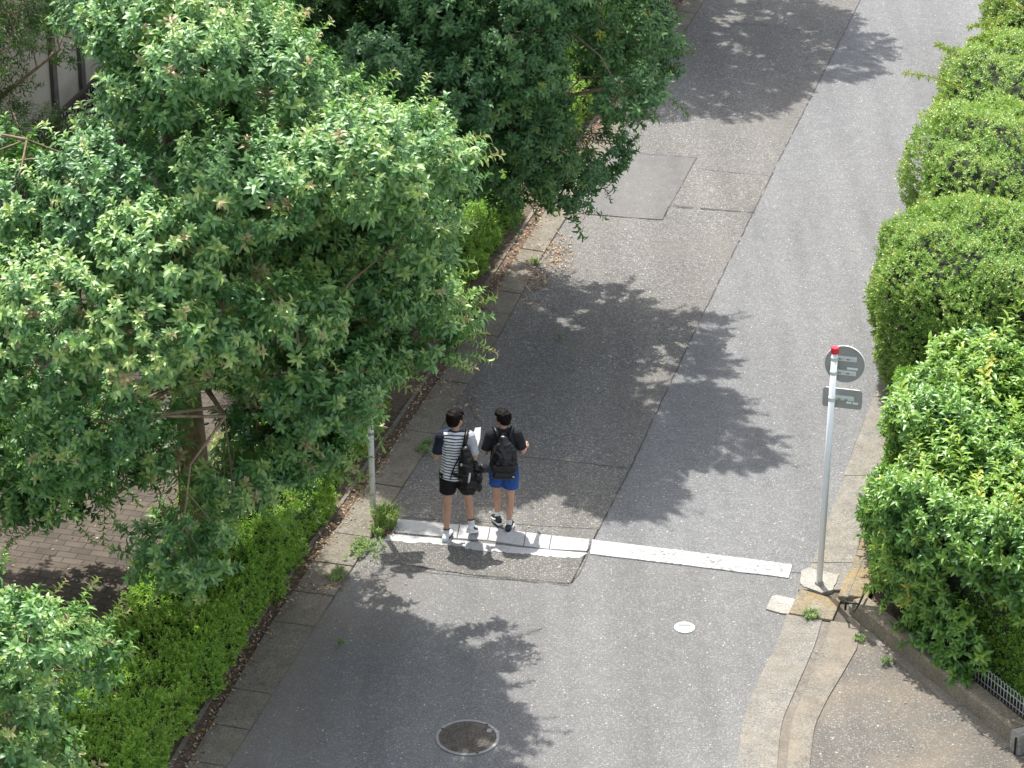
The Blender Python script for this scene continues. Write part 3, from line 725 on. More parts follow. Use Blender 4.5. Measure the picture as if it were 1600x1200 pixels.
# the clipped dark hedge face at far lower right
a = WB0 + WD * 1.30 + WN * .42; b = WB0 + WD * 5.6 + WN * .42
hedge('clipped_hedge', a, b, .7, 1.25, 'dark green tightly clipped hedge face behind the white wire edging at lower right', 'hedge', 61, 2200, mat='leaf_hedge', tint0=.30, amp=.03, core=.22, taper=.05)

hedge('clipped_hedge', P(1396, 668), P(1362, 925), .5, .78, 'narrow dark clipped hedge face between the right gutter and the untrimmed shrub', 'hedge', 63, 1000, mat='leaf_hedge', tint0=.26, amp=.03, core=.16, taper=.05)
# ------------------------------------------------------------------ low wall, wire edging, bracket
root = empty('low_wall', WB0, math.atan2(WD.y, WD.x), label='low weathered concrete wall edging the driveway at lower right', cat='wall')
L = (WB1 - WB0).length
mb = MB()
prof = [(0, 0), (.0, .19), (.02, .215), (.17, .215), (.19, .19), (.19, 0)]
vs = []; seg = 24
for i in range(seg + 1):
    x = L * i / seg
    for (yy, zz) in prof: vs.append((x, yy + random.uniform(-.004, .004), zz + random.uniform(-.004, .004)))
m_ = len(prof); fs = [(i * m_ + j, (i + 1) * m_ + j, (i + 1) * m_ + j + 1, i * m_ + j + 1) for i in range(seg) for j in range(m_ - 1)]
fs += [tuple(range(m_)), tuple(range(seg * m_, (seg + 1) * m_))[::-1]]
mb.add(vs, fs).build('wall_body', M['conc_d'], root)
mb = MB(); mb.box((L + .08, .07, .11), (.15, .24, .22)); mb.build('end_block', M['conc_w'], root, bevel=.01)
mb = MB(); mb.tube([(L + .12, -.07, 0), (L + .12, -.07, .2)], .011, 6); mb.build('rod', M['black_iron'], root)
mb = MB(); mb.box((-.07, .10, .05), (.10, .12, .10)); mb.build('stub_block', M['conc_w'], root, bevel=.012)
root = empty('bent_iron_rod', P(1322, 966), label='bent black iron rod at the corner end of the low wall', cat='iron rod')
A_ = P(1320, 966) + Vector((0, 0, .10))
b1 = P(1322, 941, .27); b2 = P(1342, 944, .27); b3 = P(1349, 929, .30)
MB().tube([p - root.location for p in (A_, A_ + Vector((0, .0, .1)), b1, b1.lerp(b2, .5), b2, b3, b3 + Vector((.03, .12, .05)))], .012, 8).build('rod', M['black_iron'], root, smooth=True)
MB().tube([p - root.location for p in (b2, b2 + Vector((-.06, -.10, -.03)))], .010, 6).build('prong', M['black_iron'], root, smooth=True)
root = empty('wire_edging', WB0 + WD * 1.62 + WN * .30, math.atan2(WD.y, WD.x), label='white wire edging fence behind the low wall', cat='fence')
mb = MB()
for i in range(22):
    x = i * .05
    mb.tube([(x, 0, .08), (x, 0, .30), (x, -.02, .345), (x, -.045, .35)], .004, 5)
mb.build('uprights', M['white'], root)
for z in (.14, .24): MB().tube([(-.02, 0.006, z), (1.1, 0.006, z)], .0045, 5).build('rail', M['white'], root)

# ------------------------------------------------------------------ beige wall and black mesh fence, top left
bp = P(62, 402); BL = [bp - RD * 8, bp + RD * 16]
# wall stands .35 m behind the fence
w0 = bp - RP * .35
root = empty('boundary_wall', w0, RANG - math.pi, label='tall beige rendered wall with dark vertical joints in the top left corner', cat='wall')
MB().box((0, .15 * -1, 2.6), (30, .3, 5.2)).build('wall_body', M['wall'], root)
for x in (-4.9, -2.45, -1.55, .55, 3.2, 6):
    MB().box((x, .02, 2.6), (.13, .06, 5.18)).build('joint_cover', M['walldark'], root)
root = empty('mesh_fence', bp, RANG, label='black expanded mesh fence standing in front of the beige wall', cat='fence')
mb = MB(); zt = 1.55
for r in range(16):
    z = .12 + r * .092
    mb.box((4, 0, z), (16, .016, .026))
    for c_ in range(-40, 121):
        x = 4 - 8 + (c_ + 40) * .1 + (.05 if r % 2 else 0)
        mb.box((x, 0, z + .046), (.034, .012, .068), Matrix.Rotation(rad(0), 3, 'Y'))
mb.build('mesh_panel', M['black_iron'], root)
for x in (-2, 0, 2, 4, 6, 8): MB().box((x, -.03, .82), (.06, .04, 1.64)).build('post', M['black_iron'], root)
MB().box((4, -.0, zt + .07), (16, .05, .04)).build('top_rail', M['black_iron'], root)

# stake of tree one
root = empty('tree_stake', P(292, 905), label='thin brown wooden stake standing beside the big tree trunk', cat='stake')
MB().tube([(0, 0, 0), (.02, 0, 1.2), (.0, 0.02, 2.1)], [.024, .022, .02], 8).build('pole', M['stake'], root, smooth=True)
MB().tube([(-.02, -.02, 1.7), (.15, .12, 1.72), (.28, .25, 1.70)], .012, 6).build('tie', M['black_iron'], root)

# ------------------------------------------------------------------ sign posts
def disc(mb, c, r, t, n=40, x=Vector((1, 0, 0)), up=Vector((0, 0, 1))):
    y = x.cross(up).normalized(); c = Vector(c)
    vs = [c + (x * math.cos(2 * math.pi * k / n) + up * math.sin(2 * math.pi * k / n)) * r + y * s * t / 2 for s in (-1, 1) for k in range(n)]
    return mb.add(vs, [tuple(range(n)), tuple(range(n, 2 * n))[::-1]] + [(k, n + k, n + (k + 1) % n, (k + 1) % n) for k in range(n)])
def rplate(mb, c, w, h, t, r=.03):
    pts = []
    for cx, cz, a0 in ((w / 2 - r, h / 2 - r, 0), (-w / 2 + r, h / 2 - r, 90), (-w / 2 + r, -h / 2 + r, 180), (w / 2 - r, -h / 2 + r, 270)):
        for k in range(5): a = rad(a0 + k * 22.5); pts.append((c[0] + cx + r * math.cos(a), c[2] + cz + r * math.sin(a)))
    n = len(pts); vs = [(p[0], c[1] + s * t / 2, p[1]) for s in (-1, 1) for p in pts]
    return mb.add(vs, [tuple(range(n)), tuple(range(n, 2 * n))[::-1]] + [(k, n + k, n + (k + 1) % n, (k + 1) % n) for k in range(n)])
def top_z(base, v):   # height at which a vertical post over base reaches image row v
    b = (600 - v) / FPX; k = (math.sin(TILT) - b * math.cos(TILT)) / (math.cos(TILT) + b * math.sin(TILT))
    return CAMZ - base.y * k
pb = P(1280, 912, .042)
H1 = top_z(pb, 550) - .042
root = empty('sign_post', pb, rad(0), label='pale sign post with red cap and grey sign backs at right roadside', cat='sign post')
lean = .012 * H1
MB().tube([(0, 0, 0), (lean, 0, H1)], .032, 16).build('pole', M['galv'], root, smooth=True)
MB().tube([(0, 0, -.01), (0, 0, .03)], .045, 16).build('collar', M['conc_w'], root)
MB().tube([(lean, 0, H1 - .01), (lean, 0, H1 + .045), (lean, 0, H1 + .055)], [.041, .041, .034], 16).build('cap', M['red'], root, smooth=False)
ya = rad(-14); R2 = Matrix.Rotation(ya, 4, 'Z')
def signpart(name, mbx, mat, par, loc): 
    o = mbx.build(name, mat, par); o.location = loc; o.rotation_euler = (0, 0, ya); return o
cz = H1 - .16
mb = MB(); disc(mb, (.095, .075, 0), .20, .004); d_ = signpart('sign_disc', mb, M['signback'], root, (lean, 0, cz))
mb = MB(); n = 48
for k in range(n):
    a0, a1 = 2 * math.pi * k / n, 2 * math.pi * (k + 1) / n
    f = lambda a, r, y: (.095 + r * math.cos(a), y, r * math.sin(a))
    mb.add([f(a0, .2005, .068), f(a1, .2005, .068), f(a1, .205, .068), f(a0, .205, .068), f(a0, .2005, .082), f(a1, .2005, .082), f(a1, .205, .082), f(a0, .205, .082)],
           [(0, 1, 2, 3), (4, 7, 6, 5), (0, 4, 5, 1), (3, 2, 6, 7)])
o = mb.build('rim', M['sticker'], d_)
mb = MB(); disc(mb, (.095, .0785, 0), .196, .001); mb.build('sign_face', M['white'], d_)
for bx, bz in ((.05, .060), (.13, .060), (.05, -.095), (.13, -.095), (.06, -.39), (.13, -.39)):
    for dx in (-.008, .008): signpart('bolt', MB().tube([(bx + dx, .055, bz), (bx + dx, .066, bz)], .0045, 8), M['black_iron'], root, (lean, 0, cz))
for z in (.085, -.07):
    mb = MB(); mb.box((.09, .060, z), (.25, .022, .018)); mb.box((.095, .069, z - .025), (.24, .006, .045)); signpart('bracket', mb, M['bracket'], root, (lean, 0, cz))
    MB().tube([(lean * (cz + z) / H1, 0, cz + z - .018), (lean * (cz + z) / H1, 0, cz + z + .018)], .037, 16).build('clamp', M['bracket'], root)
mb = MB(); mb.box((.175, .068, -.040), (.11, .004, .024)); signpart('sticker', mb, M['sticker'], root, (lean, 0, cz))
cz2 = cz - .385
mb = MB(); rplate(mb, (.095, .075, 0), .40, .215, .004); pl = signpart('sign_plate', mb, M['signback'], root, (lean * .86, 0, cz2))
mb = MB(); rplate(mb, (.095, .0785, 0), .39, .205, .001); mb.build('plate_face', M['white'], pl)
mb = MB(); mb.box((.095, .075, .109), (.34, .010, .004)); mb.build('plate_edge', M['sticker'], pl)
mb = MB(); mb.box((.09, .060, .03), (.25, .022, .018)); mb.box((.095, .069, .005), (.24, .006, .04)); signpart('bracket', mb, M['bracket'], root, (lean * .86, 0, cz2))
mb = MB(); mb.box((.165, .068, -.035), (.055, .004, .022)); mb.box((.23, .068, -.038), (.055, .004, .022)); signpart('sticker', mb, M['sticker'], root, (lean * .86, 0, cz2))
MB().tube([(lean * .85, 0, cz2 + .0), (lean * .85, 0, cz2 + .04)], .037, 16).build('clamp', M['bracket'], root)

lb = P(583, 807, .0)
root = empty('sign_post', lb, rad(6), label='white signpost by the left gutter with its signs hidden in the tree', cat='sign post')
H2 = 3.1
MB().tube([(0, 0, 0), (-.015, 0, H2)], .033, 16).build('pole', M['galv'], root, smooth=True)
MB().tube([(-.006, 0, 1.0), (-.006, 0, 1.035)], .036, 12).build('clamp', M['signback'], root)
mb = MB(); disc(mb, (0, .06, 0), .20, .004); o = mb.build('sign_disc', M['signback'], root); o.location = (0, 0, 2.88)
for i, (z, w) in enumerate(((2.56, .44), (2.36, .46), (2.16, .48))):
    mb = MB(); rplate(mb, (0, .06, 0), w, .192, .004); o = mb.build('sign_plate', M['signback'], root); o.location = (0.03 * (i - 1), 0, z)
for z in (2.88, 2.56, 2.36, 2.16): MB().box((0, .045, z), (.2, .026, .02)).build('bracket', M['bracket'], root)

# ------------------------------------------------------------------ covers in the road
def cover(name, c, r, label, mats, grid=True):
    root = empty(name, (c.x, c.y, .0045), RANG, label=label, cat='manhole cover')
    mb = MB(); n = 56
    ro = [(r, .0), (r, .012), (r * .90, .012), (r * .90, .004)]
    vs = [(q * math.cos(2 * math.pi * k / n), q * math.sin(2 * math.pi * k / n), z) for q, z in ro for k in range(n)]
    mb.add(vs, [(j * n + k, j * n + (k + 1) % n, (j + 1) * n + (k + 1) % n, (j + 1) * n + k) for j in range(3) for k in range(n)])
    mb.build('ring', mats[0], root)
    mb = MB(); mb.tube([(0, 0, .0), (0, 0, .009)], r * .885, 56); lid = mb.build('lid', mats[1], root)
    if grid:
        mb = MB(); s = .026
        k = int(r / s)
        for i in range(-k, k + 1):
            x = i * s; hw = math.sqrt(max(0, (r * .84) ** 2 - x * x))
            nseg = int(hw * 2 / .04)
            for j in range(nseg):
                y = -hw + (j + .5) * 2 * hw / nseg
                if (x * x + y * y) ** .5 < .055 or (x - .2) ** 2 + (y + .05) ** 2 < .004: continue
                mb.box((x, y, .0105), (.012, .028, .004))
        mb.build('tread', mats[2], lid)
        MB().tube([(0, 0, .0), (0, 0, .014)], .016, 16).build('boss', mats[2], lid)
        MB().box((.16, -.17, .012), (.06, .045, .006)).build('hinge', mats[0], lid)
        for a in (75, 215, 335): MB().tube([(r * .93 * math.cos(rad(a)), r * .93 * math.sin(rad(a)), .0122), (r * .93 * math.cos(rad(a)), r * .93 * math.sin(rad(a)), .0135)], .013, 12).build('keyhole', M['black_iron'], root)
    return root
cover('manhole_cover', P(730.5, 1154), .305, 'round rusty iron manhole cover with grey ring near bottom centre', (M['ironring'], M['iron'], M['iron']))
r_ = cover('valve_cover', P(1069.5, 982), .105, 'small round bright metal valve cover in the grey road', (M['silver'], M['bracket'], M['silver']), False)
r_['category'] = 'valve cover'
for y in (.025, .05): MB().box((0, y, .0105), (.12, .018, .004)).build('slot', M['signback'], r_)
r_.rotation_euler = (0, 0, 0)

# ------------------------------------------------------------------ weeds and litter
rng = np.random.default_rng(101); random.seed(101)
def blades(name, c, n, r, h, label, tint=.7, spread=.6):
    root = empty(name, (c.x, c.y, .02), label=label, cat='grass tuft')
    V = []; F = []; T = []
    for i in range(n):
        a = random.uniform(0, 2 * math.pi); q = r * math.sqrt(random.random()) * .45; l = h * random.uniform(.5, 1.1)
        b = Vector((q * math.cos(a), q * math.sin(a), 0)); a2 = a + random.uniform(-.6, .6); d = Vector((math.cos(a2), math.sin(a2), 0)) * l * spread * random.uniform(.3, 1)
        w = Vector((-math.sin(a2), math.cos(a2), 0)) * .005; p1 = b + d * .4 + Vector((0, 0, l * .7)); p2 = b + d + Vector((0, 0, l * random.uniform(.6, .9)))
        k = len(V); V += [b - w, b + w, p1 + w * .8, p1 - w * .8, p2]; F += [(k, k + 1, k + 2, k + 3), (k + 3, k + 2, k + 4)]
        T += [min(.99, tint + random.uniform(-.25, .3))] * 5
    me = bpy.data.meshes.new('blades'); me.from_pydata(V, [], F)
    at = me.attributes.new('tint', 'FLOAT', 'POINT'); at.data.foreach_set('value', T)
    link('blades', me, M['weed'], root); return root
blades('grass_tuft', P(603, 822), 420, .26, .26, 'yellowing grass tuft at the foot of the left signpost', .72)
blades('grass_tuft', P(591, 836), 130, .16, .15, 'small green grass clump in front of the larger tuft', .6)
blades('grass_tuft', P(1266, 966), 90, .14, .08, 'tiny green grass tuft in the joint below the right signpost', .35, 1.3)
blades('grass_tuft', P(1342, 1003), 60, .10, .06, 'faint green weed at the top of the driveway', .4, 1.3)
blades('grass_tuft', P(525, 905), 90, .2, .10, 'sparse pale weeds growing on the left gutter slabs', .6, 1.2)
T_W = [make_sprig(8, .03, .035, .5, 90, 40, five=True) for _ in range(4)]
def weed(c, r, n, label, t=.5):
    root = empty('weed', (c.x, c.y, .02), label=label, cat='weed')
    q = rng.normal(size=(n, 2)) * r * .5; p = np.stack([q[:, 0], q[:, 1], rng.uniform(.01, .05, n)], 1)
    scatter('foliage', p, np.stack([rng.normal(size=n) * .4, rng.normal(size=n) * .4, 1 + np.zeros(n)], 1), T_W, rng.uniform(.6, 1.2, n), t + rng.normal(size=n) * .1, M['weed'], root)
weed(P(573, 862), .19, 95, 'low mint green weed spreading over the gutter in front of the grass tuft', .45)
weed(P(663, 708), .12, 22, 'small green weed in the gutter joint left of the striped boy', .4)
weed(P(668, 697), .06, 14, 'tiny weed at the road edge left of the striped boy', .3)
weed(P(1385, 1042), .06, 14, 'dark green weed sprouting at the foot of the low wall', .1)
weed(P(533, 1010), .05, 6, 'tiny green sprig on the lower left gutter edge', .2)
weed(P(835, 415), .09, 26, 'pale weed in the gutter beside the far leaf pile', .6)
weed(P(873, 532), .05, 9, 'fallen green sprig on the shaded road', .2)
weed(P(818, 705), .05, 7, 'small sprig on the road right of the backpack boy', .9)
# litter (uncountable)
lv, lf = leaf_geom(.42, .06, .1, True)
T_L = [(lv * .05, lf, np.zeros(len(lv)))]
def litter(label, pts, s=(.6, 1.1), t=(.1, .95)):
    p = np.array(pts); n = len(p)
    ax = np.stack([rng.normal(size=n) * .35, rng.normal(size=n) * .35, 1 + np.zeros(n)], 1)
    lt = [(np.stack([lv[:, 0] * .05, lv[:, 1] * .05, lv[:, 2] * .05 + .002], 1), lf, np.zeros(len(lv)))]
    return scatter('leaf_litter', p, ax, lt, rng.uniform(*s, n), rng.uniform(*t, n), M['dry'], None, kind='stuff', label=label, cat='leaf litter')
pts = []
gs = off(GI, .06)
for _ in range(2600):
    q = on_line(gs, random.uniform(19.5, 46)) - RP * random.gauss(0, .06); pts.append((q.x, q.y, .03 + random.random() * .02))
for (u, v, ru, rv, n) in ((868, 398, 30, 28, 320), (842, 438, 24, 18, 190), (600, 830, 22, 8, 100), (510, 921, 26, 6, 60), (888, 340, 22, 6, 50), (700, 600, 24, 34, 120), (735, 640, 20, 30, 60), (825, 470, 20, 25, 60), (1080, 70, 25, 30, 90)):
    for _ in range(n):
        q = P(u + random.gauss(0, ru * .55), v + random.gauss(0, rv * .55)); pts.append((q.x, q.y, .03))
litter('dry brown leaves gathered along the left gutter', pts)
pts = []
for _ in range(210):
    u, v = random.uniform(640, 1050), random.uniform(430, 850)
    q = P(u, v); e = on_line(LE, q.y)
    if q.x > e.x + .02 and random.random() < math.exp(-(q.x - e.x) / 1.4): pts.append((q.x, q.y, .018))
for _ in range(26):
    q = P(random.uniform(470, 800), random.uniform(900, 1190)); pts.append((q.x, q.y, .012))
for _ in range(16):
    q = P(random.uniform(1230, 1560), random.uniform(1010, 1190)); pts.append((q.x, q.y, .026))
for u, v in ((1273, 1020), (1451, 1074), (1417, 1100), (1132, 1080), (640, 1140)): q = P(u, v); pts.append((q.x, q.y, .03))
litter('scattered pale fallen leaves on the road and driveway', pts, (.5, 1.0), (.6, 1))
pts = []
for _ in range(90):
    q = P(random.uniform(0, 280), random.uniform(820, 1050)); pts.append((q.x, q.y, .065))
litter('scattered fallen leaves on the brick pavement', pts, (.6, 1.1), (.5, 1))
#PEOPLE
# ------------------------------------------------------------------ people
def stripes():
    m = NT('striped_jersey')
    z = m.n('SeparateXYZ', {0: m.tc.outputs['Object']}).outputs[2]
    z = m.math('ADD', z, m.math('MULTIPLY', m.noise(7, 2), .02))
    fr = m.math('FRACT', m.math('DIVIDE', z, .0335))
    k = m.ramp(fr, [(.54, (.80, .81, .83)), (.62, (.035, .05, .10))])
    k.node.color_ramp.elements.new(.92).color = (.035, .05, .10, 1); k.node.color_ramp.elements.new(.99).color = (.80, .81, .83, 1)
    m.base(k).set(rough=.85, spec=.2); m.bump(m.noise(14, 3), .5, .02); return m.m
def cloth(name, c, rough=.85, b=.5):
    return plain(name, c, rough, var=.18, scale=10, spec=.25, bump=b, bscale=16)
M['skin'] = plain('tanned_skin', (.52, .30, .20), .5, var=.08, scale=12, spec=.4)
M['hair'] = plain('black_hair', (.010, .0075, .0065), .62, var=.3, scale=60, bump=.25, bscale=140, spec=.1)
M['stripe'] = stripes(); M['navy'] = cloth('navy_sleeve', (.02, .024, .04)); M['grey'] = cloth('heather_grey_sleeve', (.42, .44, .46))
M['blackcloth'] = cloth('black_cloth', (.013, .013, .016)); M['charcoal'] = cloth('charcoal_tshirt', (.022, .022, .028))
M['blue'] = cloth('blue_shorts', (.028, .085, .29)); M['nylon'] = plain('black_nylon', (.008, .008, .009), .45, var=.2, bump=.3, bscale=40, spec=.4)
M['leather'] = plain('black_coated_fabric', (.010, .010, .011), .36, var=.2, bump=.3, bscale=30, spec=.45)
M['sock_w'] = cloth('white_sock', (.72, .72, .70)); M['shoe_w'] = plain('white_shoe', (.72, .73, .74), .5, var=.05); M['shoe_b'] = plain('black_shoe', (.02, .02, .024), .5)
M['paper'] = plain('white_plastic_folder', (.86, .87, .88), .4, var=.02); M['eye'] = plain('dark_eye', (.02, .015, .012), .2); M['lip'] = plain('lips', (.40, .15, .12), .5)

def lerp_chain(pts, k=.32):
    """pts (x,y,z,r) or (x,y,z,rx,ry,rz): overlapping ellipsoids from joint to joint"""
    out = []; q = [tuple(p) if len(p) == 6 else (*p[:3], p[3], p[3], p[3]) for p in pts]
    for a, b in zip(q[:-1], q[1:]):
        d = math.dist(a[:3], b[:3]); n = max(1, int(d / (k * min(a[3:] + b[3:]))))
        for i in range(n): t = i / n; out.append(tuple(x + (y - x) * t for x, y in zip(a, b)))
    out.append(q[-1]); return out
ICO = None
def ico():
    global ICO
    if ICO is None:
        bm = bmesh.new(); bmesh.ops.create_icosphere(bm, subdivisions=2, radius=1)
        ICO = ([v.co.copy() for v in bm.verts], [tuple(v.index for v in f.verts) for f in bm.faces]); bm.free()
    return ICO
def fuse(name, ells, vox, mat, parent, smooth=4, cuts=(), rot=None, extra=None, wr=0, ws=11, **k):
    """one continuous skin round overlapping ellipsoids"""
    iv, jf = ico(); V = []; F = []
    for e in ells:
        n = len(V); V += [(e[0] + v.x * e[3], e[1] + v.y * e[4], e[2] + v.z * e[5]) for v in iv]; F += [(a + n, b + n, c + n) for a, b, c in jf]
    if extra: n = len(V); V += extra.v; F += [tuple(i + n for i in f) for f in extra.f]
    me = bpy.data.meshes.new('tmp'); me.from_pydata(V, [], F)
    o = bpy.data.objects.new('tmp', me); COL.objects.link(o)
    r = o.modifiers.new('r', 'REMESH'); r.mode = 'VOXEL'; r.voxel_size = vox
    if smooth: q = o.modifiers.new('s', 'SMOOTH'); q.factor = .5; q.iterations = smooth
    dg = bpy.context.evaluated_depsgraph_get(); res = bpy.data.meshes.new_from_object(o.evaluated_get(dg), depsgraph=dg)
    bpy.data.objects.remove(o); bpy.data.meshes.remove(me)
    if wr:
        from mathutils import noise
        nv = [v.normal.copy() for v in res.vertices]
        for v, n_ in zip(res.vertices, nv):
            q = v.co * ws; a_ = noise.noise(q + Vector((0, 0, 3.3)) * .7); b_ = 1 - abs(noise.noise(Vector((q.x * .8, q.y * .8, q.z * 1.7)) * 1.6)) * 2.2
            v.co += n_ * wr * (a_ + .8 * b_)
    if cuts or rot is not None:
        bm = bmesh.new(); bm.from_mesh(res)
        for co, no in cuts:
            bmesh.ops.bisect_plane(bm, geom=bm.verts[:] + bm.edges[:] + bm.faces[:], plane_co=co, plane_no=no, clear_outer=True)
        bm.to_mesh(res); bm.free()
    res.name = name
    return link(name, res, mat, parent, smooth=True, **k)
def rotz(p, a, c=(0, 0)):
    x, y = p[0] - c[0], p[1] - c[1]; return (c[0] + x * math.cos(a) - y * math.sin(a), c[1] + x * math.sin(a) + y * math.cos(a)) + tuple(p[2:])
def person(label, foot, height, J, yaw, looks):
    """J: joints in metres for a 1.60 m figure facing +y; looks: materials"""
    root = empty('person', foot, yaw, height / 1.60, label=label, cat='person')
    hx, hy, hz = J['head']; ha = J['turn']
    H = lambda x, y, z: rotz((hx + x, hy + y, hz + z), ha, (hx, hy))
    body = []
    # torso, neck
    body += lerp_chain([(0, 0, .84, .125, .095, .09), (0, 0, .95, .118, .088, .09), (0, .0, 1.08, .118, .085, .09), (0, 0, 1.2, .138, .09, .08), (0, -.005, 1.27, .125, .075, .06)], .3)
    body += lerp_chain([(-.10, -.005, 1.285, .06), (.10, -.005, 1.285, .06)], .3)
    body += lerp_chain([(0, .0, 1.28, .052), (hx * .6, hy * .6, 1.36, .047), (hx, hy - .01, hz - .06, .047)], .3)
    # head: skull, jaw, nose, ears
    for e in ((0, -.008, .015, .076, .092, .098), (0, .022, -.02, .066, .070, .085), (0, .045, -.065, .042, .040, .040), (0, .03, -.04, .055, .055, .055)): body.append(H(*e[:3]) + e[3:])
    body += lerp_chain([H(0, .088, .012) + (.008,), H(0, .107, -.020) + (.011,)], .3)
    for sx in (-1, 1):
        body += lerp_chain([H(sx * .078, -.005, .018) + (.011,), H(sx * .083, -.01, .0) + (.012,), H(sx * .077, -.003, -.022) + (.009,)], .4)
        body.append(H(sx * .035, .072, .026) + (.018, .012, .008))
    hands = []
    for s, nm in ((-1, 'L'), (1, 'R')):
        sh, el, wr = J['sh' + nm], J['el' + nm], J['wr' + nm]
        body += lerp_chain([(*sh, .052), (*[(a + b) / 2 for a, b in zip(sh, el)], .041), (*el, .034), (*[a * .7 + b * .3 for a, b in zip(el, wr)], .035), (*wr, .023)], .3)
        d = (Vector(wr) - Vector(el)).normalized(); hd = Vector(J.get('hand' + nm, d)).normalized()
        side = hd.cross(Vector((0, 0, 1))).normalized() if abs(hd.z) < .9 else Vector((1, 0, 0)); up = side.cross(hd)
        w = Vector(wr); palm = w + hd * .045
        body += lerp_chain([(*(w), .022), (*(w + hd * .03), .027), (*(w + hd * .07), .028)], .3)
        for t in (-.024, .024): body += lerp_chain([(*(w + hd * .03 + up * t * .6), .015), (*(w + hd * .08 + up * t), .013)], .3)
        for i, (t, L) in enumerate(((-.030, .055), (-.010, .070), (.010, .075), (.030, .066))):
            b = w + hd * .085 + up * t; c = b + hd * L * .5 + side * s * -.012; e = b + hd * L * .75 + side * s * -.036
            body += lerp_chain([(*b, .0095), (*c, .0088), (*e, .0078)], .4)
        tb = w + hd * .03 + up * .026; body += lerp_chain([(*tb, .012), (*(tb + hd * .03 + up * .020), .011), (*(tb + hd * .055 + up * .018 + side * s * -.012), .009)], .4)
        hp_, kn, an = J['hip' + nm], J['kn' + nm], J['an' + nm]
        ca = [a * .68 + b * .32 for a, b in zip(kn, an)]; ca[1] -= .012
        body += lerp_chain([(*hp_, .083), (*[(a + b) / 2 for a, b in zip(hp_, kn)], .066), (*kn, .047), (*ca, .049), (*[a * .2 + b * .8 for a, b in zip(kn, an)], .031), (*an, .031)], .3)
        td = Vector(J['toe' + nm]).normalized(); pt = J.get('pit' + nm, 0); fh = Vector((td.x, td.y, 0)).normalized()
        ff = fh * math.cos(pt) + Vector((0, 0, -1)) * math.sin(pt); fu = Vector((fh.y, -fh.x, 0)).cross(ff)
        body += lerp_chain([(*an, .028), (*(Vector(an) + ff * .05 - fu * .045), .022), (*(Vector(an) + ff * .12 - fu * .06), .018)], .3)
    fuse('body', body, .0065, M['skin'], root, 3)
    for sx in (-1, 1):
        MBe = MB(); c = H(sx * .033, .079, .012); fuse('eye', [c + (.010, .006, .006)], .003, M['eye'], root, 1)
    fuse('mouth', lerp_chain([H(-.018, .083, -.048) + (.006,), H(0, .087, -.048) + (.007,), H(.018, .083, -.048) + (.006,)]), .003, M['lip'], root, 1)
    # hair: cap of the skull, nape, fringe and locks
    hair = [H(0, -.014, .032) + (.086, .099, .094), H(0, -.035, .0) + (.080, .078, .085), H(0, -.055, -.035) + (.060, .045, .045), H(0, .025, .07) + (.074, .068, .050)]
    r_ = random.Random(int(hx * 1000) + 5)
    for i in range(46):
        a = r_.uniform(-math.pi, math.pi); z = r_.uniform(-.01, .06); rr = math.sqrt(max(0, 1 - (z / .125) ** 2))
        if math.sin(a) > .3 and z < .055: continue
        p0 = H(.080 * rr * math.cos(a), .093 * rr * math.sin(a) - .012, .03 + z * .9); p1 = H(.083 * math.cos(a), .095 * math.sin(a) - .012, z - .005)
        hair += lerp_chain([p0 + (.015,), p1 + (.010,)], .5)
    for i in range(9):
        x = -.06 + i * .015; hair += lerp_chain([H(x * .7, .055, .078) + (.018,), H(x, .082 - abs(x) * .3, .045 + r_.uniform(-.008, .008)) + (.010,)], .4)
    fuse('hair', hair, .0055, M['hair'], root, 2)
    # shirt
    top = lerp_chain([(0, 0, .80, .182, .140, .05), (0, 0, .93, .168, .124, .07), (0, 0, 1.08, .156, .110, .08), (0, 0, 1.19, .168, .112, .08), (0, -.005, 1.262, .150, .098, .066)], .25)
    top += lerp_chain([(-.128, -.005, 1.275, .070), (-.08, -.005, 1.288, .070), (.08, -.005, 1.288, .070), (.128, -.005, 1.275, .070)], .3)
    top += lerp_chain([(0, -.002, 1.32, .070, .064, .03), (0, 0, 1.35, .060, .056, .012)], .3)
    r2 = random.Random(4)
    for i in range(16):
        a = r2.uniform(0, 6.28); top.append((.135 * math.cos(a), .098 * math.sin(a), r2.uniform(.86, 1.05), .02, .02, .05))
    fuse('shirt', top, .008, looks['shirt'], root, 3, wr=.0055, ws=9, cuts=[((0, 0, looks['hem']), (0, 0, -1))])
    for nm, mt in (('L', looks['slL']), ('R', looks['slR'])):
        sh, el = Vector(J['sh' + nm]), Vector(J['el' + nm]); e2 = sh.lerp(el, .98); d = (e2 - sh).normalized()
        fuse('sleeve', lerp_chain([(*(sh + Vector((-sh.x * .14, 0, .004))), .078), (*sh.lerp(el, .4), .062), (*e2, .060)], .25), .008, mt, root, 3, wr=.004, ws=12, cuts=[(sh.lerp(el, .80), d)])
        # shorts
    for nm in ('L', 'R'): pass
    sho = lerp_chain([(0, 0, .92, .142, .106, .05), (0, 0, .80, .164, .120, .07)], .25)
    kcut = []
    for nm in ('L', 'R'):
        h_, k_ = Vector(J['hip' + nm]), Vector(J['kn' + nm]); e2 = h_.lerp(k_, looks['short'] + .12)
        sho += lerp_chain([(*h_, .100), (*h_.lerp(k_, .5), .096), (*e2, .094)], .25)
    zc = J['hipL'][2] - (J['hipL'][2] - J['knL'][2]) * looks['short']
    fuse('shorts', sho, .008, looks['shorts'], root, 3, wr=.007, ws=9, cuts=[((0, 0, zc), (0, 0, -1))])
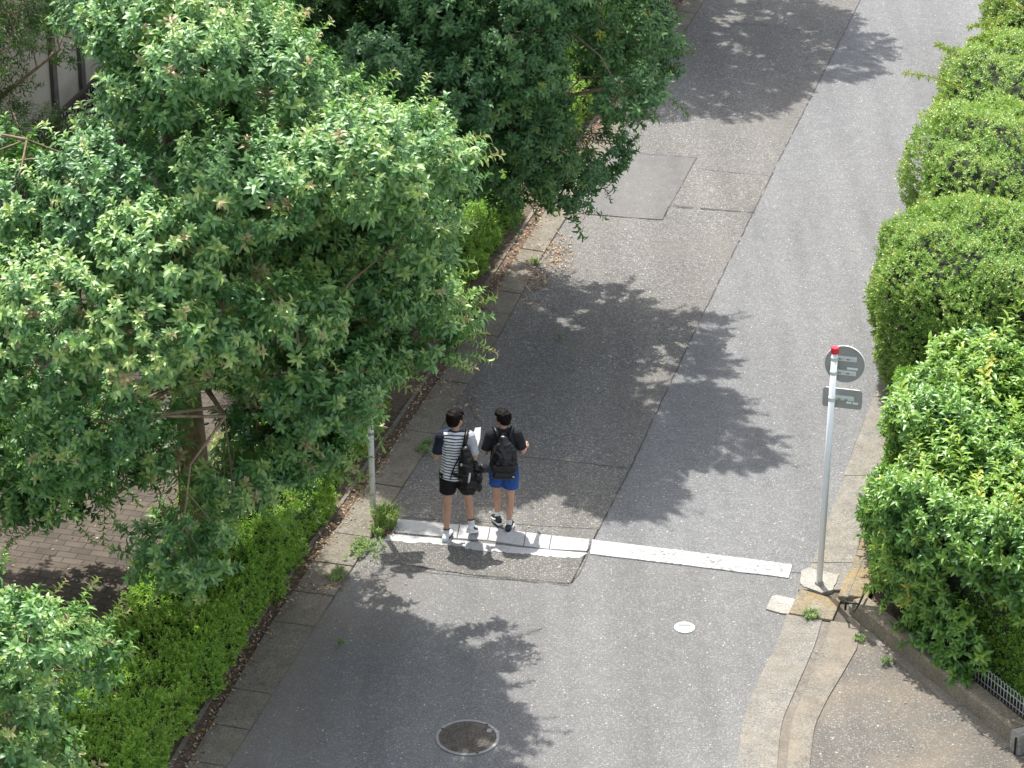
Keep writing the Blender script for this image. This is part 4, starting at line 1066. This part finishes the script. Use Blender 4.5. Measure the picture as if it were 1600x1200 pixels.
    for nm, s in (('L', -1), ('R', 1)):
        an, td, pit = Vector(J['an' + nm]), Vector(J['toe' + nm]).normalized(), J.get('pit' + nm, 0)
        e = bpy.data.objects.new('shoe', None)
        x = Vector((td.y, -td.x, 0)).normalized()
        f = Vector((td.x, td.y, 0)).normalized() * math.cos(pit) + Vector((0, 0, -1)) * math.sin(pit); u = x.cross(f)
        T = lambda a, b, c: tuple(an + x * a + f * b + u * c)
        up = lerp_chain([T(0, -.045, -.032) + (.040,), T(0, -.01, -.024) + (.043,), T(s * .004, .06, -.042) + (.044,), T(s * .004, .12, -.052) + (.042,), T(0, .165, -.058) + (.030,)], .25)
        up += [T(0, -.02, .0) + (.034, .034, .02)]
        sh_ = fuse('shoe', up, .0055, looks['shoe'], root, 3)
        so = lerp_chain([T(0, -.064, -.067) + (.038,), T(0, .0, -.068) + (.044,), T(s * .006, .10, -.07) + (.050,), T(0, .175, -.066) + (.034,)], .2)
        n_ = u
        fuse('sole', so, .0055, M['shoe_w'], sh_, 2, cuts=[(Vector(T(0, 0, -.056)), u), (Vector(T(0, 0, -.084)), -u)])
        bm_ = MB()
        for q in (.03, .05, .07): bm_.tube([T(-.02, q, -.012 - q * .15), T(0, q + .004, -.004 - q * .22), T(.02, q, -.012 - q * .15)], .004, 5)
        bm_.build('lace', looks['lace'], sh_)
        MB().tube([T(-.036, -.03, -.022), T(-.044, .03, -.040), T(-.042, .10, -.045)], .012, 6).build('side_panel', looks['panel'], sh_, smooth=True)
        MB().tube([T(.036, -.03, -.022), T(.044, .03, -.040), T(.042, .10, -.045)], .012, 6).build('side_panel', looks['panel'], sh_, smooth=True)
        kn = Vector(J['kn' + nm]); d = (kn - an).normalized()
        sk = fuse('sock', lerp_chain([(*(an - d * .01), .036), (*(an + d * .075), .038)], .2), .006, looks['sock'], root, 2, cuts=[(an + d * .068, d)])
        if looks.get('band'): MB().tube([an + d * .058, an + d * .072], .0385, 14, False).build('band', looks['band'], sk, smooth=True)
    return root

def body_height(p, v, s=1):   # metres that a standing figure at p needs to reach image row v
    return top_z(p, v)
f1 = P(713, 842); f2 = P(787, 826)
Jb = dict(turn=0, shL=(-.165, -.005, 1.275), shR=(.165, -.005, 1.275), hipL=(-.082, 0, .82), hipR=(.082, 0, .82))
J1 = dict(Jb, head=(.0, .035, 1.475), turn=rad(-38), elL=(-.205, -.02, 1.035), wrL=(-.15, .18, 1.04), elR=(.210, -.03, 1.035), wrR=(.20, .17, 1.07), handR=(-.1, .8, .4),
          knL=(-.095, .01, .445), anL=(-.105, -.055, .085), toeL=(.22, 1, 0), knR=(.125, .13, .455), anR=(.165, .06, .150), toeR=(.25, 1, 0), pitR=rad(24))
p1 = person('boy in a striped shirt and black shorts walking on the white line', f1, body_height(f1, 641), J1, rad(-4),
       dict(shirt=M['stripe'], slL=M['navy'], slR=M['grey'], shorts=M['blackcloth'], hem=.80, short=.60, shoe=M['shoe_w'], lace=M['shoe_b'], panel=M['shoe_b'], sock=M['sock_w'], band=M['shoe_b']))
J2 = dict(Jb, head=(-.01, .03, 1.475), turn=rad(42), elL=(-.215, .0, 1.035), wrL=(-.20, .19, 1.03), elR=(.228, -.01, 1.045), wrR=(.262, .17, 1.01), handR=(.3, .8, -.2),
          knL=(-.075, .12, .455), anL=(-.070, .10, .115), toeL=(-.3, 1, 0), pitL=rad(8), knR=(.085, .02, .445), anR=(.06, -.05, .085), toeR=(.22, 1, 0))
p2 = person('boy in a charcoal shirt and blue shorts carrying a black backpack', f2, body_height(f2, 640), J2, rad(2),
       dict(shirt=M['charcoal'], slL=M['charcoal'], slR=M['charcoal'], shorts=M['blue'], hem=.80, short=.70, shoe=M['shoe_b'], lace=M['shoe_w'], panel=M['shoe_w'], sock=M['sock_w']))

def placed(root, x, y, z):   # a point of the figure's own frame in the world
    c, s_ = math.cos(root.rotation_euler.z), math.sin(root.rotation_euler.z); k = root.scale.x
    return Vector((root.location.x + k * (c * x - s_ * y), root.location.y + k * (s_ * x + c * y), root.location.z + k * z))
def carried(root, name, label, cat):
    e = empty(name, root.location, root.rotation_euler.z, root.scale.x, label=label, cat=cat); return e
# big backpack of boy two
b = carried(p2, 'backpack', 'large black backpack worn by the boy in blue shorts', 'backpack')
bp_ = lerp_chain([(0, -.185, .87, .135, .075, .055), (0, -.20, .93, .158, .095, .07), (0, -.20, 1.03, .158, .10, .08), (0, -.185, 1.13, .14, .092, .08), (0, -.165, 1.22, .10, .075, .06), (0, -.15, 1.275, .062, .055, .04), (.0, -.145, 1.30, .05, .045, .03)], .2)
bod = fuse('pack_body', bp_, .007, M['leather'], b, 3, wr=.013, ws=8)
pk = lerp_chain([(-.10, -.285, .875, .04, .028, .045), (.10, -.285, .875, .04, .028, .045)], .2) + lerp_chain([(-.10, -.292, .955, .045, .022, .04), (.10, -.292, .955, .045, .022, .04)], .2)
po = fuse('front_pocket', pk, .007, M['nylon'], b, 2, wr=.005)
MB().tube([(-.135, -.29, 1.0), (-.06, -.312, 1.003), (.06, -.312, 1.003), (.135, -.29, 1.0)], .006, 6).build('zip', M['shoe_b'], po, smooth=True)
MB().box((.105, -.317, .875), (.022, .006, .012)).build('logo_patch', M['sock_w'], po)
for s in (-1, 1):
    mb = MB(); mb.tube([(s * .06, -.12, 1.29), (s * .09, -.07, 1.345), (s * .105, .0, 1.36), (s * .115, .075, 1.32), (s * .125, .10, 1.2), (s * .135, .085, 1.08), (s * .14, -.02, .98), (s * .13, -.12, .93)], [.018, .024, .027, .027, .024, .018, .010, .010], 8)
    mb.build('shoulder_strap', M['nylon'], b, smooth=True)
    MB().tube([(s * .03, -.15, 1.30), (s * .08, -.215, 1.19), (s * .115, -.27, 1.06)], .006, 6).build('seam_piping', M['shoe_b'], b, smooth=True)
MB().tube([(-.025, -.14, 1.315), (-.02, -.14, 1.355), (.02, -.14, 1.355), (.025, -.14, 1.315)], .008, 6).build('grab_handle', M['nylon'], b, smooth=True)
MB().tube([(.02, -.17, 1.30), (.028, -.21, 1.22), (.022, -.262, 1.13)], .006, 5).build('drawcord', M['shoe_b'], b, smooth=True)
# shoulder bag and gym sack of boy one
b = carried(p1, 'backpack', 'black backpack slung on the right shoulder of the striped boy', 'backpack')
fuse('pack_body', lerp_chain([(.115, -.15, .86, .075, .06, .06), (.13, -.165, .95, .085, .075, .07), (.13, -.16, 1.06, .075, .07, .07), (.12, -.135, 1.17, .05, .05, .06)], .2), .007, M['nylon'], b, 2, wr=.013, ws=9)
mb = MB(); mb.tube([(.10, -.12, 1.2), (.125, -.085, 1.315), (.13, .0, 1.355), (.14, .08, 1.29), (.155, .10, 1.15), (.17, .02, 1.0), (.16, -.10, .92)], [.020, .026, .027, .026, .022, .014, .012], 8); mb.build('shoulder_strap', M['nylon'], b, smooth=True)
mb = MB(); mb.tube([(.09, -.13, 1.19), (.05, -.135, 1.09), (.00, -.135, .98), (-.03, -.14, .90), (-.045, -.135, .82)], [.007, .008, .007, .007, .006], 6); mb.build('loose_strap', M['nylon'], b, smooth=True)
fuse('strap_end', lerp_chain([(-.012, -.15, .90, .02), (.025, -.15, .87, .018)], .3), .005, M['nylon'], b, 1)
MB().tube([(.05, -.20, 1.05), (.10, -.238, 1.06), (.17, -.23, 1.03), (.20, -.18, 1.0)], .010, 6).build('webbing', M['shoe_b'], b, smooth=True)
MB().box((.085, -.245, 1.065), (.022, .008, .028)).build('buckle', M['grey'], b)
MB().tube([(.06, -.21, .93), (.12, -.25, .94), (.19, -.22, .92)], .009, 6).build('webbing', M['shoe_b'], b, smooth=True)
g = carried(p1, 'gym_sack', 'black drawstring sack hanging beside the right hand of the striped boy', 'gym sack')
sk = lerp_chain([(.13, -.17, .70, .075, .05, .035), (.17, -.16, .76, .11, .07, .06), (.20, -.13, .85, .10, .07, .06), (.215, -.09, .93, .07, .055, .04), (.20, -.02, .985, .03, .03, .03)], .2)
sk += lerp_chain([(.22, -.12, .96, .045), (.30, -.12, .965, .052), (.35, -.11, .955, .036), (.375, -.11, .955, .015)], .2)
r3 = random.Random(8)
for i in range(22): sk.append((.19 + r3.uniform(-.09, .09), -.15 + r3.uniform(-.06, .03), r3.uniform(.70, .95), .03, .025, .05))
fuse('sack_body', sk, .007, M['nylon'], g, 2, wr=.010, ws=10)
MB().tube([(.175, -.236, .965), (.168, -.238, .90), (.16, -.24, .85)], [.012, .013, .010], 6).build('white_tag', M['sock_w'], g, smooth=True)
MB().tube([(.20, .0, .99), (.215, .10, 1.04), (.205, .20, 1.085)], .006, 6).build('drawcord', M['nylon'], g, smooth=True)
# folded white sheet in the striped boy's right hand
w = carried(p1, 'plastic_folder', 'white plastic folder held upright in the right hand of the striped boy', 'folder')
pts = [(.15, 1.02), (.20, 1.02), (.235, 1.16), (.238, 1.285), (.175, 1.27), (.145, 1.18), (.135, 1.08)]
pts = [(x * 1.0 + .015, 1.02 + (z - 1.02) * .8) for x, z in pts]
mb = MB(); n = len(pts)
vs = [(x, .17 + s * .003 - (x - .2) * .25 + (z - 1.02) * .75, z) for s in (-1, 1) for x, z in pts]
mb.add(vs, [tuple(range(n)), tuple(range(n, 2 * n))[::-1]] + [(k, n + k, n + (k + 1) % n, (k + 1) % n) for k in range(n)])
mb.build('sheet', M['paper'], w)
